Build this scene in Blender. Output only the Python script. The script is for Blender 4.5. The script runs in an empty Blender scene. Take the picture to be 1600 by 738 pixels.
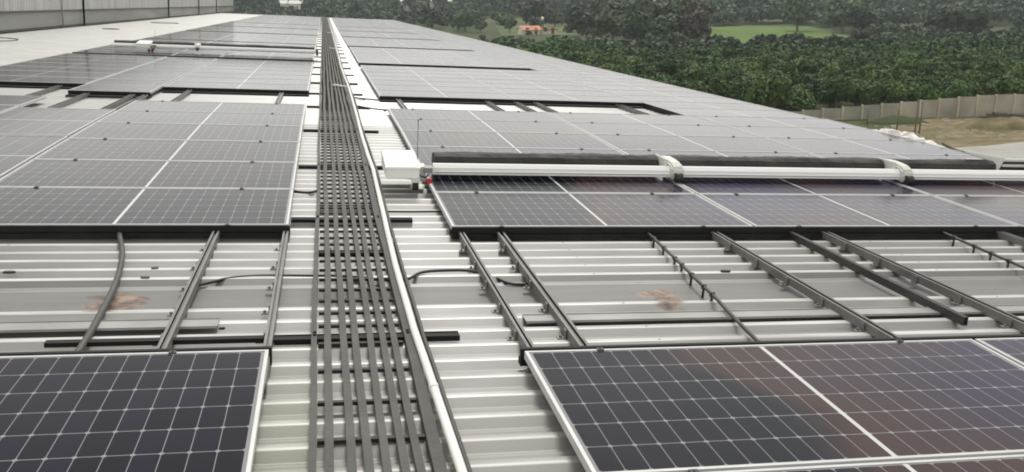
import bpy, bmesh, math, random
import numpy as np
from mathutils import Matrix, Vector
random.seed(7); rng = np.random.default_rng(11)
scene = bpy.context.scene
COL = scene.collection
R = math.radians
# ------------------------------------------------------------------ frames of reference
TILT = 0.0479127                      # the roof falls towards +X (right) by 2.7 degrees
ROOF = Matrix.Rotation(TILT, 4, 'Y')  # roof frame -> world
GZ = -12.42                           # ground level in the world
KY = [-30, -3, 0, 2.45, 4.8, 7, 9.5, 13, 20, 106, 130]
KZ = [0.01, 0.01, .015, -.015, 0, .01, -.01, -.065, -.16, -1.24, -1.54]
def zr(Y): return float(np.interp(Y, KY, KZ))        # panel plane: the roof sags gently away from us
def slope(Y): return math.atan2(zr(Y + .5) - zr(Y - .5), 1.0)
CREST, PAN = -.088, -.120             # sheet crest and pan below the panel plane
# ------------------------------------------------------------------ materials
MATS = {}
def mat(name, color, rough=.6, metal=0.0, spec=.5, noise=0.0, nscale=8.0, bump=0.0, bscale=40.0, ior=None, stretch=None):
    m = bpy.data.materials.new(name); m.use_nodes = True
    nt = m.node_tree; b = nt.nodes['Principled BSDF']
    b.inputs['Base Color'].default_value = (*color, 1)
    b.inputs['Roughness'].default_value = rough; b.inputs['Metallic'].default_value = metal
    b.inputs['Specular IOR Level'].default_value = spec
    if ior: b.inputs['IOR'].default_value = ior
    if noise or bump:
        tc = nt.nodes.new('ShaderNodeTexCoord'); src = tc.outputs['Object']
        if stretch:
            mp = nt.nodes.new('ShaderNodeMapping'); mp.inputs['Scale'].default_value = stretch
            nt.links.new(src, mp.inputs[0]); src = mp.outputs[0]
    if noise:
        n = nt.nodes.new('ShaderNodeTexNoise'); n.inputs['Scale'].default_value = nscale
        n.inputs['Detail'].default_value = 5; nt.links.new(src, n.inputs['Vector'])
        r = nt.nodes.new('ShaderNodeValToRGB')
        r.color_ramp.elements[0].position = .3; r.color_ramp.elements[1].position = .72
        r.color_ramp.elements[0].color = (*[c * (1 - noise) for c in color], 1)
        r.color_ramp.elements[1].color = (*[min(1, c * (1 + noise * .7)) for c in color], 1)
        nt.links.new(n.outputs['Fac'], r.inputs[0]); nt.links.new(r.outputs[0], b.inputs['Base Color'])
    if bump:
        n2 = nt.nodes.new('ShaderNodeTexNoise'); n2.inputs['Scale'].default_value = bscale
        nt.links.new(src, n2.inputs['Vector'])
        bp = nt.nodes.new('ShaderNodeBump'); bp.inputs['Strength'].default_value = bump
        bp.inputs['Distance'].default_value = .02
        nt.links.new(n2.outputs['Fac'], bp.inputs['Height']); nt.links.new(bp.outputs[0], b.inputs['Normal'])
    MATS[name] = m
    return m
def nodes(m): return m.node_tree.nodes, m.node_tree.links, m.node_tree.nodes['Principled BSDF']
def math_node(nt, op, a, b=None, c=None):
    n = nt.nodes.new('ShaderNodeMath'); n.operation = op
    for i, v in enumerate((a, b, c)):
        if v is None: continue
        if isinstance(v, (int, float)): n.inputs[i].default_value = v
        else: nt.links.new(v, n.inputs[i])
    return n.outputs[0]

# --- the cells behind glass: half-cut mono cells 24 x 6, white lines, white diamonds, white centre bar
def cell_material():
    m = mat('cell_glass', (.02, .02, .025), rough=.1, spec=.5, ior=1.175)
    nt = m.node_tree; L = nt.links; b = nt.nodes['Principled BSDF']
    uv = nt.nodes.new('ShaderNodeUVMap'); uv.uv_map = 'cells'
    sx = nt.nodes.new('ShaderNodeSeparateXYZ'); L.new(uv.outputs[0], sx.inputs[0])
    u = math_node(nt, 'SUBTRACT', math_node(nt, 'ABSOLUTE', sx.outputs[0]), .009)
    v = math_node(nt, 'ADD', sx.outputs[1], .549)
    du = math_node(nt, 'PINGPONG', u, .0462)
    dv = math_node(nt, 'PINGPONG', v, .0915)
    lu = math_node(nt, 'LESS_THAN', du, .0015); lv = math_node(nt, 'LESS_THAN', dv, .0021)
    dia = math_node(nt, 'LESS_THAN', math_node(nt, 'ADD', du, dv), .0125)
    mid = math_node(nt, 'LESS_THAN', u, .001)
    bord = math_node(nt, 'GREATER_THAN', math_node(nt, 'ABSOLUTE', sx.outputs[1]), .5495)
    bord2 = math_node(nt, 'GREATER_THAN', u, 1.1095)
    mask = math_node(nt, 'MAXIMUM', math_node(nt, 'MAXIMUM', lu, lv), math_node(nt, 'MAXIMUM', math_node(nt, 'MULTIPLY', dia, 1.0), math_node(nt, 'MAXIMUM', bord, bord2)))
    # cell tone: each cell a slightly different blue-black
    cu = math_node(nt, 'FLOOR', math_node(nt, 'DIVIDE', sx.outputs[0], .0924))
    cv = math_node(nt, 'FLOOR', math_node(nt, 'DIVIDE', v, .183))
    oi = nt.nodes.new('ShaderNodeObjectInfo')
    cx = nt.nodes.new('ShaderNodeCombineXYZ'); L.new(cu, cx.inputs[0]); L.new(cv, cx.inputs[1]); L.new(oi.outputs['Random'], cx.inputs[2])
    wn = nt.nodes.new('ShaderNodeTexWhiteNoise'); L.new(cx.outputs[0], wn.inputs['Vector'])
    ramp = nt.nodes.new('ShaderNodeValToRGB')
    ramp.color_ramp.elements[0].color = (.0045, .0045, .0105, 1); ramp.color_ramp.elements[1].color = (.0095, .0085, .020, 1)
    L.new(wn.outputs['Value'], ramp.inputs[0])
    # coating sheen painted into colour: broad brown, violet and blue-green patches, stronger rightwards
    g0 = nt.nodes.new('ShaderNodeNewGeometry')
    nt1 = nt.nodes.new('ShaderNodeTexNoise'); nt1.inputs['Scale'].default_value = .62; nt1.inputs['Detail'].default_value = 2.5
    mpt = nt.nodes.new('ShaderNodeMapping'); mpt.inputs['Location'].default_value = (3.1, 1.7, 0); L.new(g0.outputs['Position'], mpt.inputs[0]); L.new(mpt.outputs[0], nt1.inputs['Vector'])
    tin = nt.nodes.new('ShaderNodeValToRGB'); e_ = tin.color_ramp.elements
    e_[0].position = .30; e_[0].color = (.006, .010, .017, 1); e_[1].position = .70; e_[1].color = (.026, .025, .066, 1)
    for p_, c_ in ((.42, (.010, .014, .022, 1)), (.49, (.062, .038, .034, 1)), (.57, (.050, .036, .046, 1))):
        k_ = e_.new(p_); k_.color = c_
    sp_ = nt.nodes.new('ShaderNodeSeparateXYZ'); L.new(g0.outputs['Position'], sp_.inputs[0])
    gx = math_node(nt, 'MINIMUM', math_node(nt, 'ADD', math_node(nt, 'MULTIPLY', sp_.outputs[0], .15), .34), .60)
    L.new(math_node(nt, 'ADD', gx, math_node(nt, 'MULTIPLY', math_node(nt, 'SUBTRACT', nt1.outputs['Fac'], .5), .75)), tin.inputs[0])
    st = nt.nodes.new('ShaderNodeMapRange'); st.interpolation_type = 'SMOOTHSTEP'; st.inputs[1].default_value = -1.5; st.inputs[2].default_value = 1.0; st.inputs[4].default_value = .85
    L.new(sp_.outputs[0], st.inputs[0])
    tm = nt.nodes.new('ShaderNodeMix'); tm.data_type = 'RGBA'; L.new(st.outputs[0], tm.inputs['Factor']); L.new(ramp.outputs[0], tm.inputs['A']); L.new(tin.outputs[0], tm.inputs['B'])
    # dust film: broad brownish patches with finer speckle
    tc = nt.nodes.new('ShaderNodeTexCoord')
    geo = nt.nodes.new('ShaderNodeNewGeometry')
    n1 = nt.nodes.new('ShaderNodeTexNoise'); n1.inputs['Scale'].default_value = .55; n1.inputs['Detail'].default_value = 3
    L.new(geo.outputs['Position'], n1.inputs['Vector'])
    n2 = nt.nodes.new('ShaderNodeTexNoise'); n2.inputs['Scale'].default_value = 9; n2.inputs['Detail'].default_value = 6
    L.new(geo.outputs['Position'], n2.inputs['Vector'])
    d = nt.nodes.new('ShaderNodeMapRange'); d.inputs[1].default_value = .42; d.inputs[2].default_value = .75
    d.inputs[3].default_value = .0; d.inputs[4].default_value = .055
    L.new(n1.outputs['Fac'], d.inputs[0])
    dust = math_node(nt, 'MULTIPLY', d.outputs[0], math_node(nt, 'ADD', math_node(nt, 'MULTIPLY', n2.outputs['Fac'], .6), .7))
    mx = nt.nodes.new('ShaderNodeMix'); mx.data_type = 'RGBA'
    L.new(mask, mx.inputs['Factor']); L.new(tm.outputs['Result'], mx.inputs['A']); mx.inputs['B'].default_value = (.25, .25, .26, 1)
    mm = nt.nodes.new('ShaderNodeMix'); mm.data_type = 'RGBA'
    L.new(mid, mm.inputs['Factor']); L.new(mx.outputs['Result'], mm.inputs['A']); mm.inputs['B'].default_value = (.55, .55, .55, 1)
    md = nt.nodes.new('ShaderNodeMix'); md.data_type = 'RGBA'
    L.new(dust, md.inputs['Factor']); L.new(mm.outputs['Result'], md.inputs['A']); md.inputs['B'].default_value = (.26, .20, .165, 1)
    L.new(md.outputs['Result'], b.inputs['Base Color'])
    rr = nt.nodes.new('ShaderNodeMapRange'); rr.inputs[3].default_value = .09; rr.inputs[4].default_value = .19
    L.new(n1.outputs['Fac'], rr.inputs[0]); L.new(rr.outputs[0], b.inputs['Roughness'])
    return m
M_CELL = cell_material()
M_ALU = mat('anodised_frame', (.54, .54, .535), rough=.45, metal=.15, noise=.1, nscale=5)
M_BACK = mat('panel_backsheet', (.5, .5, .5), rough=.7)
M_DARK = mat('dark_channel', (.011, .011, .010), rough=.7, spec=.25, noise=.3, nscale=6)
M_CLAMP = mat('clamp_black', (.03, .03, .03), rough=.5)
M_RAIL = mat('galvanised_rail', (.17, .168, .16), rough=.5, metal=.3, noise=.22, nscale=7)
M_RAILB = mat('black_rail', (.03, .029, .027), rough=.5, noise=.3, nscale=7)
M_GRATE = mat('weathered_grating', (.074, .073, .067), rough=.75, noise=.28, nscale=4, bump=.2)
M_RUNG = mat('grating_rung', (.03, .03, .028), rough=.7)
M_RUBBER = mat('black_rubber', (.02, .02, .02), rough=.55, noise=.2, nscale=10)
M_HOSE = mat('grey_hose', (.055, .052, .047), rough=.6, noise=.25, nscale=6)
M_PVC = mat('white_pvc', (.78, .77, .73), rough=.4, noise=.08, nscale=3)
M_WHITE = mat('white_paint', (.84, .84, .80), rough=.35, noise=.05, nscale=2)
M_BEAM = mat('bright_aluminium', (.90, .90, .89), rough=.28)
M_GREYP = mat('grey_plastic', (.62, .62, .58), rough=.5, noise=.06, nscale=10)
M_RED = mat('red_plastic', (.45, .02, .035), rough=.35)
M_BRUSH = mat('brush_fabric', (.032, .031, .029), rough=.75, noise=.4, nscale=5, bump=.6, bscale=12)
M_STRIP = mat('galvanised_strip', (.30, .295, .285), rough=.5, metal=.2, noise=.25, nscale=2.5)

def roof_material(name, base, dirt, rough, amount, screws=False):
    m = mat(name, base, rough=rough, metal=.12)
    nt = m.node_tree; L = nt.links; b = nt.nodes['Principled BSDF']
    tc = nt.nodes.new('ShaderNodeTexCoord')
    mp = nt.nodes.new('ShaderNodeMapping'); mp.inputs['Scale'].default_value = (.55, 5.0, 1); L.new(tc.outputs['Object'], mp.inputs[0])
    n1 = nt.nodes.new('ShaderNodeTexNoise'); n1.inputs['Scale'].default_value = 1.9; n1.inputs['Detail'].default_value = 8; n1.inputs['Roughness'].default_value = .62
    L.new(mp.outputs[0], n1.inputs['Vector'])
    n2 = nt.nodes.new('ShaderNodeTexNoise'); n2.inputs['Scale'].default_value = .5; n2.inputs['Detail'].default_value = 3
    L.new(tc.outputs['Object'], n2.inputs['Vector'])
    r = nt.nodes.new('ShaderNodeMapRange'); r.inputs[1].default_value = .35; r.inputs[2].default_value = .75; r.inputs[4].default_value = amount
    L.new(n1.outputs['Fac'], r.inputs[0])
    mx = nt.nodes.new('ShaderNodeMix'); mx.data_type = 'RGBA'
    L.new(r.outputs[0], mx.inputs['Factor']); mx.inputs['A'].default_value = (*base, 1); mx.inputs['B'].default_value = (*dirt, 1)
    last = mx.outputs['Result']
    sx = nt.nodes.new('ShaderNodeSeparateXYZ'); L.new(tc.outputs['Object'], sx.inputs[0])
    # darker grey mixed in towards the near end, greener left of the walkway
    ty = nt.nodes.new('ShaderNodeMapRange'); ty.interpolation_type = 'SMOOTHSTEP'; ty.inputs[1].default_value = .75; ty.inputs[2].default_value = -.7; ty.inputs[3].default_value = 0; ty.inputs[4].default_value = .62
    L.new(sx.outputs[1], ty.inputs[0])
    tdn = math_node(nt, 'MULTIPLY', ty.outputs[0], math_node(nt, 'ADD', math_node(nt, 'MULTIPLY', n1.outputs['Fac'], 1.5), .15))
    gx = nt.nodes.new('ShaderNodeMapRange'); gx.inputs[1].default_value = -.85; gx.inputs[2].default_value = -.95; L.new(sx.outputs[0], gx.inputs[0])
    gc = nt.nodes.new('ShaderNodeMix'); gc.data_type = 'RGBA'; L.new(gx.outputs[0], gc.inputs['Factor'])
    gc.inputs['A'].default_value = (.30, .29, .27, 1); gc.inputs['B'].default_value = (.27, .285, .21, 1)
    tq = nt.nodes.new('ShaderNodeMix'); tq.data_type = 'RGBA'; tq.clamp_factor = True
    L.new(tdn, tq.inputs['Factor']); L.new(last, tq.inputs['A']); L.new(gc.outputs['Result'], tq.inputs['B']); last = tq.outputs['Result']
    if screws:   # rows of sheet screws on the crests
        ax = math_node(nt, 'PINGPONG', math_node(nt, 'ADD', sx.outputs[0], .42), .6)
        ay = math_node(nt, 'SUBTRACT', math_node(nt, 'FLOORED_MODULO', math_node(nt, 'ADD', sx.outputs[1], 9.0), .2), .134)
        rr_ = math_node(nt, 'SQRT', math_node(nt, 'ADD', math_node(nt, 'MULTIPLY', ax, ax), math_node(nt, 'MULTIPLY', ay, ay)))
        sq = nt.nodes.new('ShaderNodeMix'); sq.data_type = 'RGBA'; L.new(math_node(nt, 'LESS_THAN', rr_, .0085), sq.inputs['Factor'])
        L.new(last, sq.inputs['A']); sq.inputs['B'].default_value = (.11, .105, .10, 1); last = sq.outputs['Result']
    # two brown weathered patches where a sealant has run and dried
    mp3 = nt.nodes.new('ShaderNodeMapping'); mp3.inputs['Scale'].default_value = (1.3, 3.2, 1); L.new(tc.outputs['Object'], mp3.inputs[0])
    n3 = nt.nodes.new('ShaderNodeTexNoise'); n3.inputs['Scale'].default_value = 3.2; n3.inputs['Detail'].default_value = 7; L.new(mp3.outputs[0], n3.inputs['Vector'])
    n4 = nt.nodes.new('ShaderNodeTexNoise'); n4.inputs['Scale'].default_value = 13; n4.inputs['Detail'].default_value = 4; L.new(tc.outputs['Object'], n4.inputs['Vector'])
    for (px, py, wx, wy, gain) in ((-1.96, 1.18, .165, .24, 1.25), (1.08, 1.10, .13, .24, 1.2)):
        ex = math_node(nt, 'DIVIDE', math_node(nt, 'SUBTRACT', sx.outputs[0], px), wx)
        ey = math_node(nt, 'DIVIDE', math_node(nt, 'SUBTRACT', sx.outputs[1], py), wy)
        rad = math_node(nt, 'SQRT', math_node(nt, 'ADD', math_node(nt, 'MULTIPLY', ex, ex), math_node(nt, 'MULTIPLY', ey, ey)))
        k = math_node(nt, 'ADD', math_node(nt, 'SUBTRACT', 1.0, rad), math_node(nt, 'MULTIPLY', math_node(nt, 'SUBTRACT', n3.outputs['Fac'], .5), 2.6))
        mr = nt.nodes.new('ShaderNodeMapRange'); mr.inputs[1].default_value = -.05; mr.inputs[2].default_value = .25; mr.inputs[4].default_value = gain * .8
        L.new(k, mr.inputs[0])
        rp = nt.nodes.new('ShaderNodeValToRGB'); rp.color_ramp.elements[0].position = .4; rp.color_ramp.elements[1].position = .62
        rp.color_ramp.elements[0].color = (.07, .042, .026, 1); rp.color_ramp.elements[1].color = (.29, .20, .14, 1)
        L.new(n4.outputs['Fac'], rp.inputs[0])
        q = nt.nodes.new('ShaderNodeMix'); q.data_type = 'RGBA'; q.clamp_factor = True
        L.new(mr.outputs[0], q.inputs['Factor']); L.new(last, q.inputs['A']); L.new(rp.outputs[0], q.inputs['B'])
        last = q.outputs['Result']
    L.new(last, b.inputs['Base Color'])
    rr = nt.nodes.new('ShaderNodeMapRange'); rr.inputs[3].default_value = rough - .1; rr.inputs[4].default_value = rough + .15
    L.new(n2.outputs['Fac'], rr.inputs[0]); L.new(rr.outputs[0], b.inputs['Roughness'])
    return m
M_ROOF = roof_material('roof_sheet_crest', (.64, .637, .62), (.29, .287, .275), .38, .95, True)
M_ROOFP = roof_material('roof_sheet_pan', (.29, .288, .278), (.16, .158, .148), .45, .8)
M_ROOFD = roof_material('roof_sheet_lap', (.165, .163, .157), (.11, .108, .102), .5, .8)
M_ROOFM = roof_material('roof_sheet_flank_shade', (.47, .465, .45), (.33, .325, .31), .42, .7)
M_APRON = roof_material('roof_sheet_apron', (.60, .595, .57), (.36, .355, .34), .5, .8)

def leaf_material(name, dark, light, hue=.02):
    m = mat(name, dark, rough=.7, spec=.25)
    nt = m.node_tree; L = nt.links; b = nt.nodes['Principled BSDF']
    at = nt.nodes.new('ShaderNodeAttribute'); at.attribute_name = 'tone'
    r = nt.nodes.new('ShaderNodeValToRGB'); r.color_ramp.elements[0].color = (*dark, 1); r.color_ramp.elements[1].color = (*light, 1)
    r.color_ramp.elements[0].position = .1; r.color_ramp.elements[1].position = .95
    L.new(at.outputs['Fac'], r.inputs[0])
    oi = nt.nodes.new('ShaderNodeObjectInfo')
    hs = nt.nodes.new('ShaderNodeHueSaturation'); L.new(r.outputs[0], hs.inputs['Color'])
    mr = nt.nodes.new('ShaderNodeMapRange'); mr.inputs[3].default_value = .5 - hue; mr.inputs[4].default_value = .5 + hue
    L.new(oi.outputs['Random'], mr.inputs[0]); L.new(mr.outputs[0], hs.inputs['Hue'])
    m2 = nt.nodes.new('ShaderNodeMapRange'); m2.inputs[3].default_value = .66; m2.inputs[4].default_value = 1.34
    wn = nt.nodes.new('ShaderNodeTexWhiteNoise'); wn.noise_dimensions = '1D'; L.new(oi.outputs['Random'], wn.inputs['W'])
    L.new(wn.outputs['Value'], m2.inputs[0]); L.new(m2.outputs[0], hs.inputs['Value'])
    L.new(hs.outputs[0], b.inputs['Base Color'])
    return m
M_LEAF = leaf_material('orchard_leaf', (.013, .035, .007), (.098, .160, .036))
M_LEAFB = leaf_material('broadleaf_leaf', (.026, .042, .020), (.095, .128, .060))
M_LEAFR = leaf_material('reddish_leaf', (.05, .034, .026), (.125, .095, .07))
M_LEAFD = leaf_material('dark_leaf', (.014, .026, .014), (.045, .065, .036))
M_LEAFF = leaf_material('forest_leaf', (.026, .042, .024), (.090, .118, .066))
M_BARK = mat('bark', (.15, .125, .095), rough=.9, noise=.3, nscale=3)

# ------------------------------------------------------------------ mesh helpers
class MB:
    """collects shapes and becomes one mesh"""
    def __init__(s): s.bm = bmesh.new()
    def box(s, x0, x1, y0, y1, z0, z1, mi=0, bevel=0.0):
        vs = [s.bm.verts.new(p) for p in ((x0,y0,z0),(x1,y0,z0),(x1,y1,z0),(x0,y1,z0),(x0,y0,z1),(x1,y0,z1),(x1,y1,z1),(x0,y1,z1))]
        fs = [s.bm.faces.new([vs[i] for i in f]) for f in ((0,3,2,1),(4,5,6,7),(0,1,5,4),(1,2,6,5),(2,3,7,6),(3,0,4,7))]
        for f in fs: f.material_index = mi
        if bevel:
            es = list({e for f in fs for e in f.edges})
            r = bmesh.ops.bevel(s.bm, geom=es, offset=bevel, segments=2, affect='EDGES', profile=.6)
            for f in r['faces']: f.material_index = mi
        return s
    def prism(s, pts, axis, a, b, mi=0, bevel=0.0):
        """polygon pts (2D) extruded along axis from a to b; axis 'X': pts=(y,z), 'Y': (x,z), 'Z': (x,y)"""
        def P(p, t): return {'X': (t, p[0], p[1]), 'Y': (p[0], t, p[1]), 'Z': (p[0], p[1], t)}[axis]
        A = [s.bm.verts.new(P(p, a)) for p in pts]; B = [s.bm.verts.new(P(p, b)) for p in pts]
        n = len(pts); fs = [s.bm.faces.new(A), s.bm.faces.new(B[::-1])]
        for i in range(n): fs.append(s.bm.faces.new((A[i], B[i], B[(i+1) % n], A[(i+1) % n])))
        for f in fs: f.material_index = mi
        bmesh.ops.recalc_face_normals(s.bm, faces=fs)
        if bevel:
            es = list({e for f in fs for e in f.edges})
            r = bmesh.ops.bevel(s.bm, geom=es, offset=bevel, segments=2, affect='EDGES')
            for f in r['faces']: f.material_index = mi
        return s
    def tube(s, path, r, n=10, mi=0, taper=None):
        P = [Vector(p) for p in path]; rings = []
        for i, p in enumerate(P):
            t = (P[min(i+1, len(P)-1)] - P[max(i-1, 0)]).normalized()
            up = Vector((0, 0, 1)) if abs(t.z) < .95 else Vector((1, 0, 0))
            a = t.cross(up).normalized(); b = a.cross(t)
            rr = r if taper is None else r * taper[i]
            rings.append([s.bm.verts.new(p + a * math.cos(k*2*math.pi/n) * rr + b * math.sin(k*2*math.pi/n) * rr) for k in range(n)])
        for A, B in zip(rings, rings[1:]):
            for k in range(n):
                f = s.bm.faces.new((A[k], A[(k+1) % n], B[(k+1) % n], B[k])); f.smooth = True; f.material_index = mi
        for c in (rings[0], rings[-1][::-1]):
            f = s.bm.faces.new(c); f.material_index = mi
        return s
    def build(s, name, mats, parent=None, M=None):
        me = bpy.data.meshes.new(name)
        bmesh.ops.recalc_face_normals(s.bm, faces=s.bm.faces)
        s.bm.to_mesh(me); s.bm.free()
        for m in (mats if isinstance(mats, (list, tuple)) else [mats]): me.materials.append(m)
        return link(name, me, parent, M)
def link(name, data, parent=None, M=None):
    o = bpy.data.objects.new(name, data); COL.objects.link(o)
    if parent is not None: o.parent = parent
    if M is not None: o.matrix_local = M
    return o
def tag(o, label=None, cat=None, group=None, kind=None):
    if label: o['label'] = label
    if cat: o['category'] = cat
    if group: o['group'] = group
    if kind: o['kind'] = kind
    return o
def thing(name, label, cat, M, group=None):
    o = bpy.data.objects.new(name, None); COL.objects.link(o); o.matrix_world = M; o.empty_display_size = .2
    return tag(o, label, cat, group)
def RM(x, y, z=0.0, rz=0.0, sx=1.0, sy=1.0, tilt=True):
    """a place on the roof: z is above the panel plane"""
    M = ROOF @ Matrix.Translation((x, y, zr(y) + z))
    if tilt: M = M @ Matrix.Rotation(slope(y), 4, 'X')
    return M @ Matrix.Rotation(rz, 4, 'Z') @ Matrix.Diagonal((sx, sy, 1, 1))
def arr_mesh(name, V, F, mats, tone=None, mi=None, smooth=False):
    V = np.asarray(V, np.float32); F = np.asarray(F, np.int32); k = F.shape[1]
    me = bpy.data.meshes.new(name)
    me.vertices.add(len(V)); me.vertices.foreach_set('co', V.ravel())
    me.loops.add(F.size); me.loops.foreach_set('vertex_index', F.ravel())
    me.polygons.add(len(F)); me.polygons.foreach_set('loop_start', np.arange(0, F.size, k, dtype=np.int32))
    for m in (mats if isinstance(mats, (list, tuple)) else [mats]): me.materials.append(m)
    if mi is not None: me.polygons.foreach_set('material_index', np.asarray(mi, np.int32))
    if tone is not None:
        a = me.attributes.new('tone', 'FLOAT', 'FACE'); a.data.foreach_set('value', np.asarray(tone, np.float32))
    me.update(calc_edges=True); me.validate()
    if smooth: me.shade_smooth()
    return me

# ------------------------------------------------------------------ the roof and its warehouse
RX0, RX1, RY0, RY1 = -11.72, 6.93, -9.0, 103.0
def roof_profile():
    prof = []   # (y, height, material of the face that follows)
    y = RY0; k = 0
    while y < RY1:
        if abs(y - 1.0) < .02:                       # a wide flat lap, darker than the pans
            prof += [(y, PAN, 2), (y + .40 - .025, PAN, 2)]; y += .4; k += 2; continue
        prof += [(y, PAN, 1), (y + .024, PAN, 1), (y + .032, PAN + .007, 1), (y + .044, PAN + .007, 1), (y + .052, PAN, 1), (y + .078, PAN, 2 if abs(y - 1.4) < .02 else (1 if y < 8.2 else 4)), (y + .108, CREST, 0), (y + .160, CREST, 0), (y + .192, PAN, 1)]  # camera-facing flanks take darker sheet colours: their shade is painted in
        y = round(y + .2, 4); k += 1
    return prof
prof = roof_profile()
xs = [RX0, -7.2, -4, -1, 2, 5, RX1]
V = []; F = []; MI = []
for (y, h, m) in prof:
    for x in xs: V.append((x, y, zr(y) + h))
nx = len(xs)
for i in range(len(prof) - 1):
    for j in range(nx - 1):
        a = i * nx + j
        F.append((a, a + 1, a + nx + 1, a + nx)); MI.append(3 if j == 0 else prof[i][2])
wh = thing('warehouse', 'large warehouse with a pale corrugated metal roof carrying rows of solar panels', 'building', ROOF.copy())
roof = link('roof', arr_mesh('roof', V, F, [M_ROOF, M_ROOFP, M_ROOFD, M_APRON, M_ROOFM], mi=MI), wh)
M_WALL = mat('cladding', (.42, .42, .41), rough=.6, noise=.12, nscale=.6)
w = MB(); rings = []
for y in [RY0 + .05, -3, 10, 20, 60, RY1 - .1]:
    z = zr(y); rings.append([w.bm.verts.new(p) for p in ((RX0 + .06, y, -14.6), (RX1 - .06, y, -13.9), (RX1 - .06, y, z - .22), (RX0 + .06, y, z - .22))])
for A, B in zip(rings, rings[1:]):
    for k in range(4): w.bm.faces.new((A[k], B[k], B[(k+1) % 4], A[(k+1) % 4]))
w.bm.faces.new(rings[0]); w.bm.faces.new(rings[-1][::-1])
w.build('wall', M_WALL, wh)
e = MB()
ys = [RY0] + list(np.arange(-5, 103, 6)) + [RY1 + .02]
rings = []
for y in ys:
    z = zr(y)
    rings.append([e.bm.verts.new((x, y, z + h)) for x, h in ((RX1 - .10, CREST + .012), (RX1 + .02, CREST + .012), (RX1 + .02, -.42), (RX1 + .0, -.42), (RX1 + .0, CREST + .004), (RX1 - .10, CREST + .004))])
for A, B in zip(rings, rings[1:]):
    for k in range(6): e.bm.faces.new((A[k], B[k], B[(k+1) % 6], A[(k+1) % 6]))
e.build('edge_flashing', M_WHITE, wh)
e = MB(); e.box(RX0, RX1, RY1 + .001, RY1 + .08, zr(RY1) - .5, zr(RY1) - .06); e.build('end_flashing', M_WHITE, wh)

# ------------------------------------------------------------------ solar panels
PL, PW = 2.258, 1.134
def panel_meshes():
    hx, hy, lip, th = PL/2, PW/2, .015, .035
    fr = MB()
    fr.box(-hx, hx, -hy, -hy + lip, -th, 0); fr.box(-hx, hx, hy - lip, hy, -th, 0)
    fr.box(-hx, -hx + lip, -hy + lip, hy - lip, -th, 0); fr.box(hx - lip, hx, -hy + lip, hy - lip, -th, 0)
    me = bpy.data.meshes.new('frame'); fr.bm.to_mesh(me); fr.bm.free(); me.materials.append(M_ALU)
    g = bmesh.new(); uvl = g.loops.layers.uv.new('cells')
    a, b, z = hx - lip - .0005, hy - lip - .0005, -.003
    top = [g.verts.new(p) for p in ((-a, -b, z), (a, -b, z), (a, b, z), (-a, b, z))]
    bot = [g.verts.new((v.co.x, v.co.y, z - .006)) for v in top]
    f = g.faces.new(top)
    for l in f.loops: l[uvl].uv = (l.vert.co.x * (1.1305 / a), l.vert.co.y * (.5545 / b))
    f2 = g.faces.new(bot[::-1]); f2.material_index = 1
    for i in range(4):
        q = g.faces.new((top[i], bot[i], bot[(i+1) % 4], top[(i+1) % 4])); q.material_index = 1
    gm = bpy.data.meshes.new('glass'); g.to_mesh(gm); g.free(); gm.materials.append(M_CELL); gm.materials.append(M_BACK)
    c = MB(); c.box(-.016, .016, -.012, .012, -.004, .004, bevel=.0015); c.tube([(0, 0, .003), (0, 0, .008)], .005, 6)
    cm = bpy.data.meshes.new('clamp'); c.bm.to_mesh(cm); c.bm.free(); cm.materials.append(M_CLAMP)
    return me, gm, cm
FRAME, GLASS, CLAMP = panel_meshes()
ORD = ['first', 'second', 'third', 'fourth', 'fifth', 'sixth', 'seventh', 'eighth', 'ninth', 'tenth', 'eleventh', 'twelfth']
panels = []     # (x centre, y centre, portrait, sx, sy, label, group, clamps)
def block(x0, widths, ynear, nrows, pitch, labeler, portrait=False, group=None, clamps=False):
    x = x0
    for ci, wd in enumerate(widths):
        for r in range(nrows):
            lab = labeler(ci, r)
            if portrait: panels.append((x + wd/2, ynear + pitch*(r+.5), True, (pitch-.02)/PL, (wd-.02)/PW, lab, group, clamps))
            else: panels.append((x + wd/2, ynear + pitch*(r+.5), False, (wd-.02)/PL, (pitch-.02)/PW, lab, group, clamps))
        x += wd
P = 1.154
NEXT = ['next to the walkway', 'second from the walkway']
# right side ---------------------------------------------------
block(0, [2.29, 2.28], -2*P, 2, P, lambda c, r: (f'dark foreground panel with white cell grid, {"lower" if r == 0 else "upper"} right row, {NEXT[c]}') if c or r == 0 else 'brown-tinted dark foreground panel with sharp white cell grid at the lower right', group='foreground panels on the right', clamps=True)
block(0, [2.29, 2.28], 2.462, 6, P, lambda c, r: f'grey panel by the right cleaning robot, {ORD[r]} row from the gap, {NEXT[c]}', group='panels around the right cleaning robot', clamps=True)
block(4.57, [2.16], -2*P, 2, P, lambda c, r: f'panel at the right edge, third from the walkway, {"lower" if r==0 else "upper"} foreground row', group='outer right panels')
block(4.57, [2.16], 2.462, 6, P, lambda c, r: f'grey panel in the outer right column, {ORD[r]} row behind the near gap', group='outer right panels', clamps=True)
def far_lab(name): return lambda c, r: name
block(0, [2.21, 2.21], 11.30, 7, P, lambda c, r: f'pale panel behind the second right gap, {ORD[r]} row back, {NEXT[c]}', group='third block of panels on the right')
block(4.42, [2.20], 2.462 + 6*P, 11, P, lambda c, r: f'pale panel in the outer right column, {ORD[r]} row past the cleaning robot block', group='outer right panels')
OUT_Y = 2.462 + 17*P
starts = [20.3 + 10*k for k in range(8)]
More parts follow.
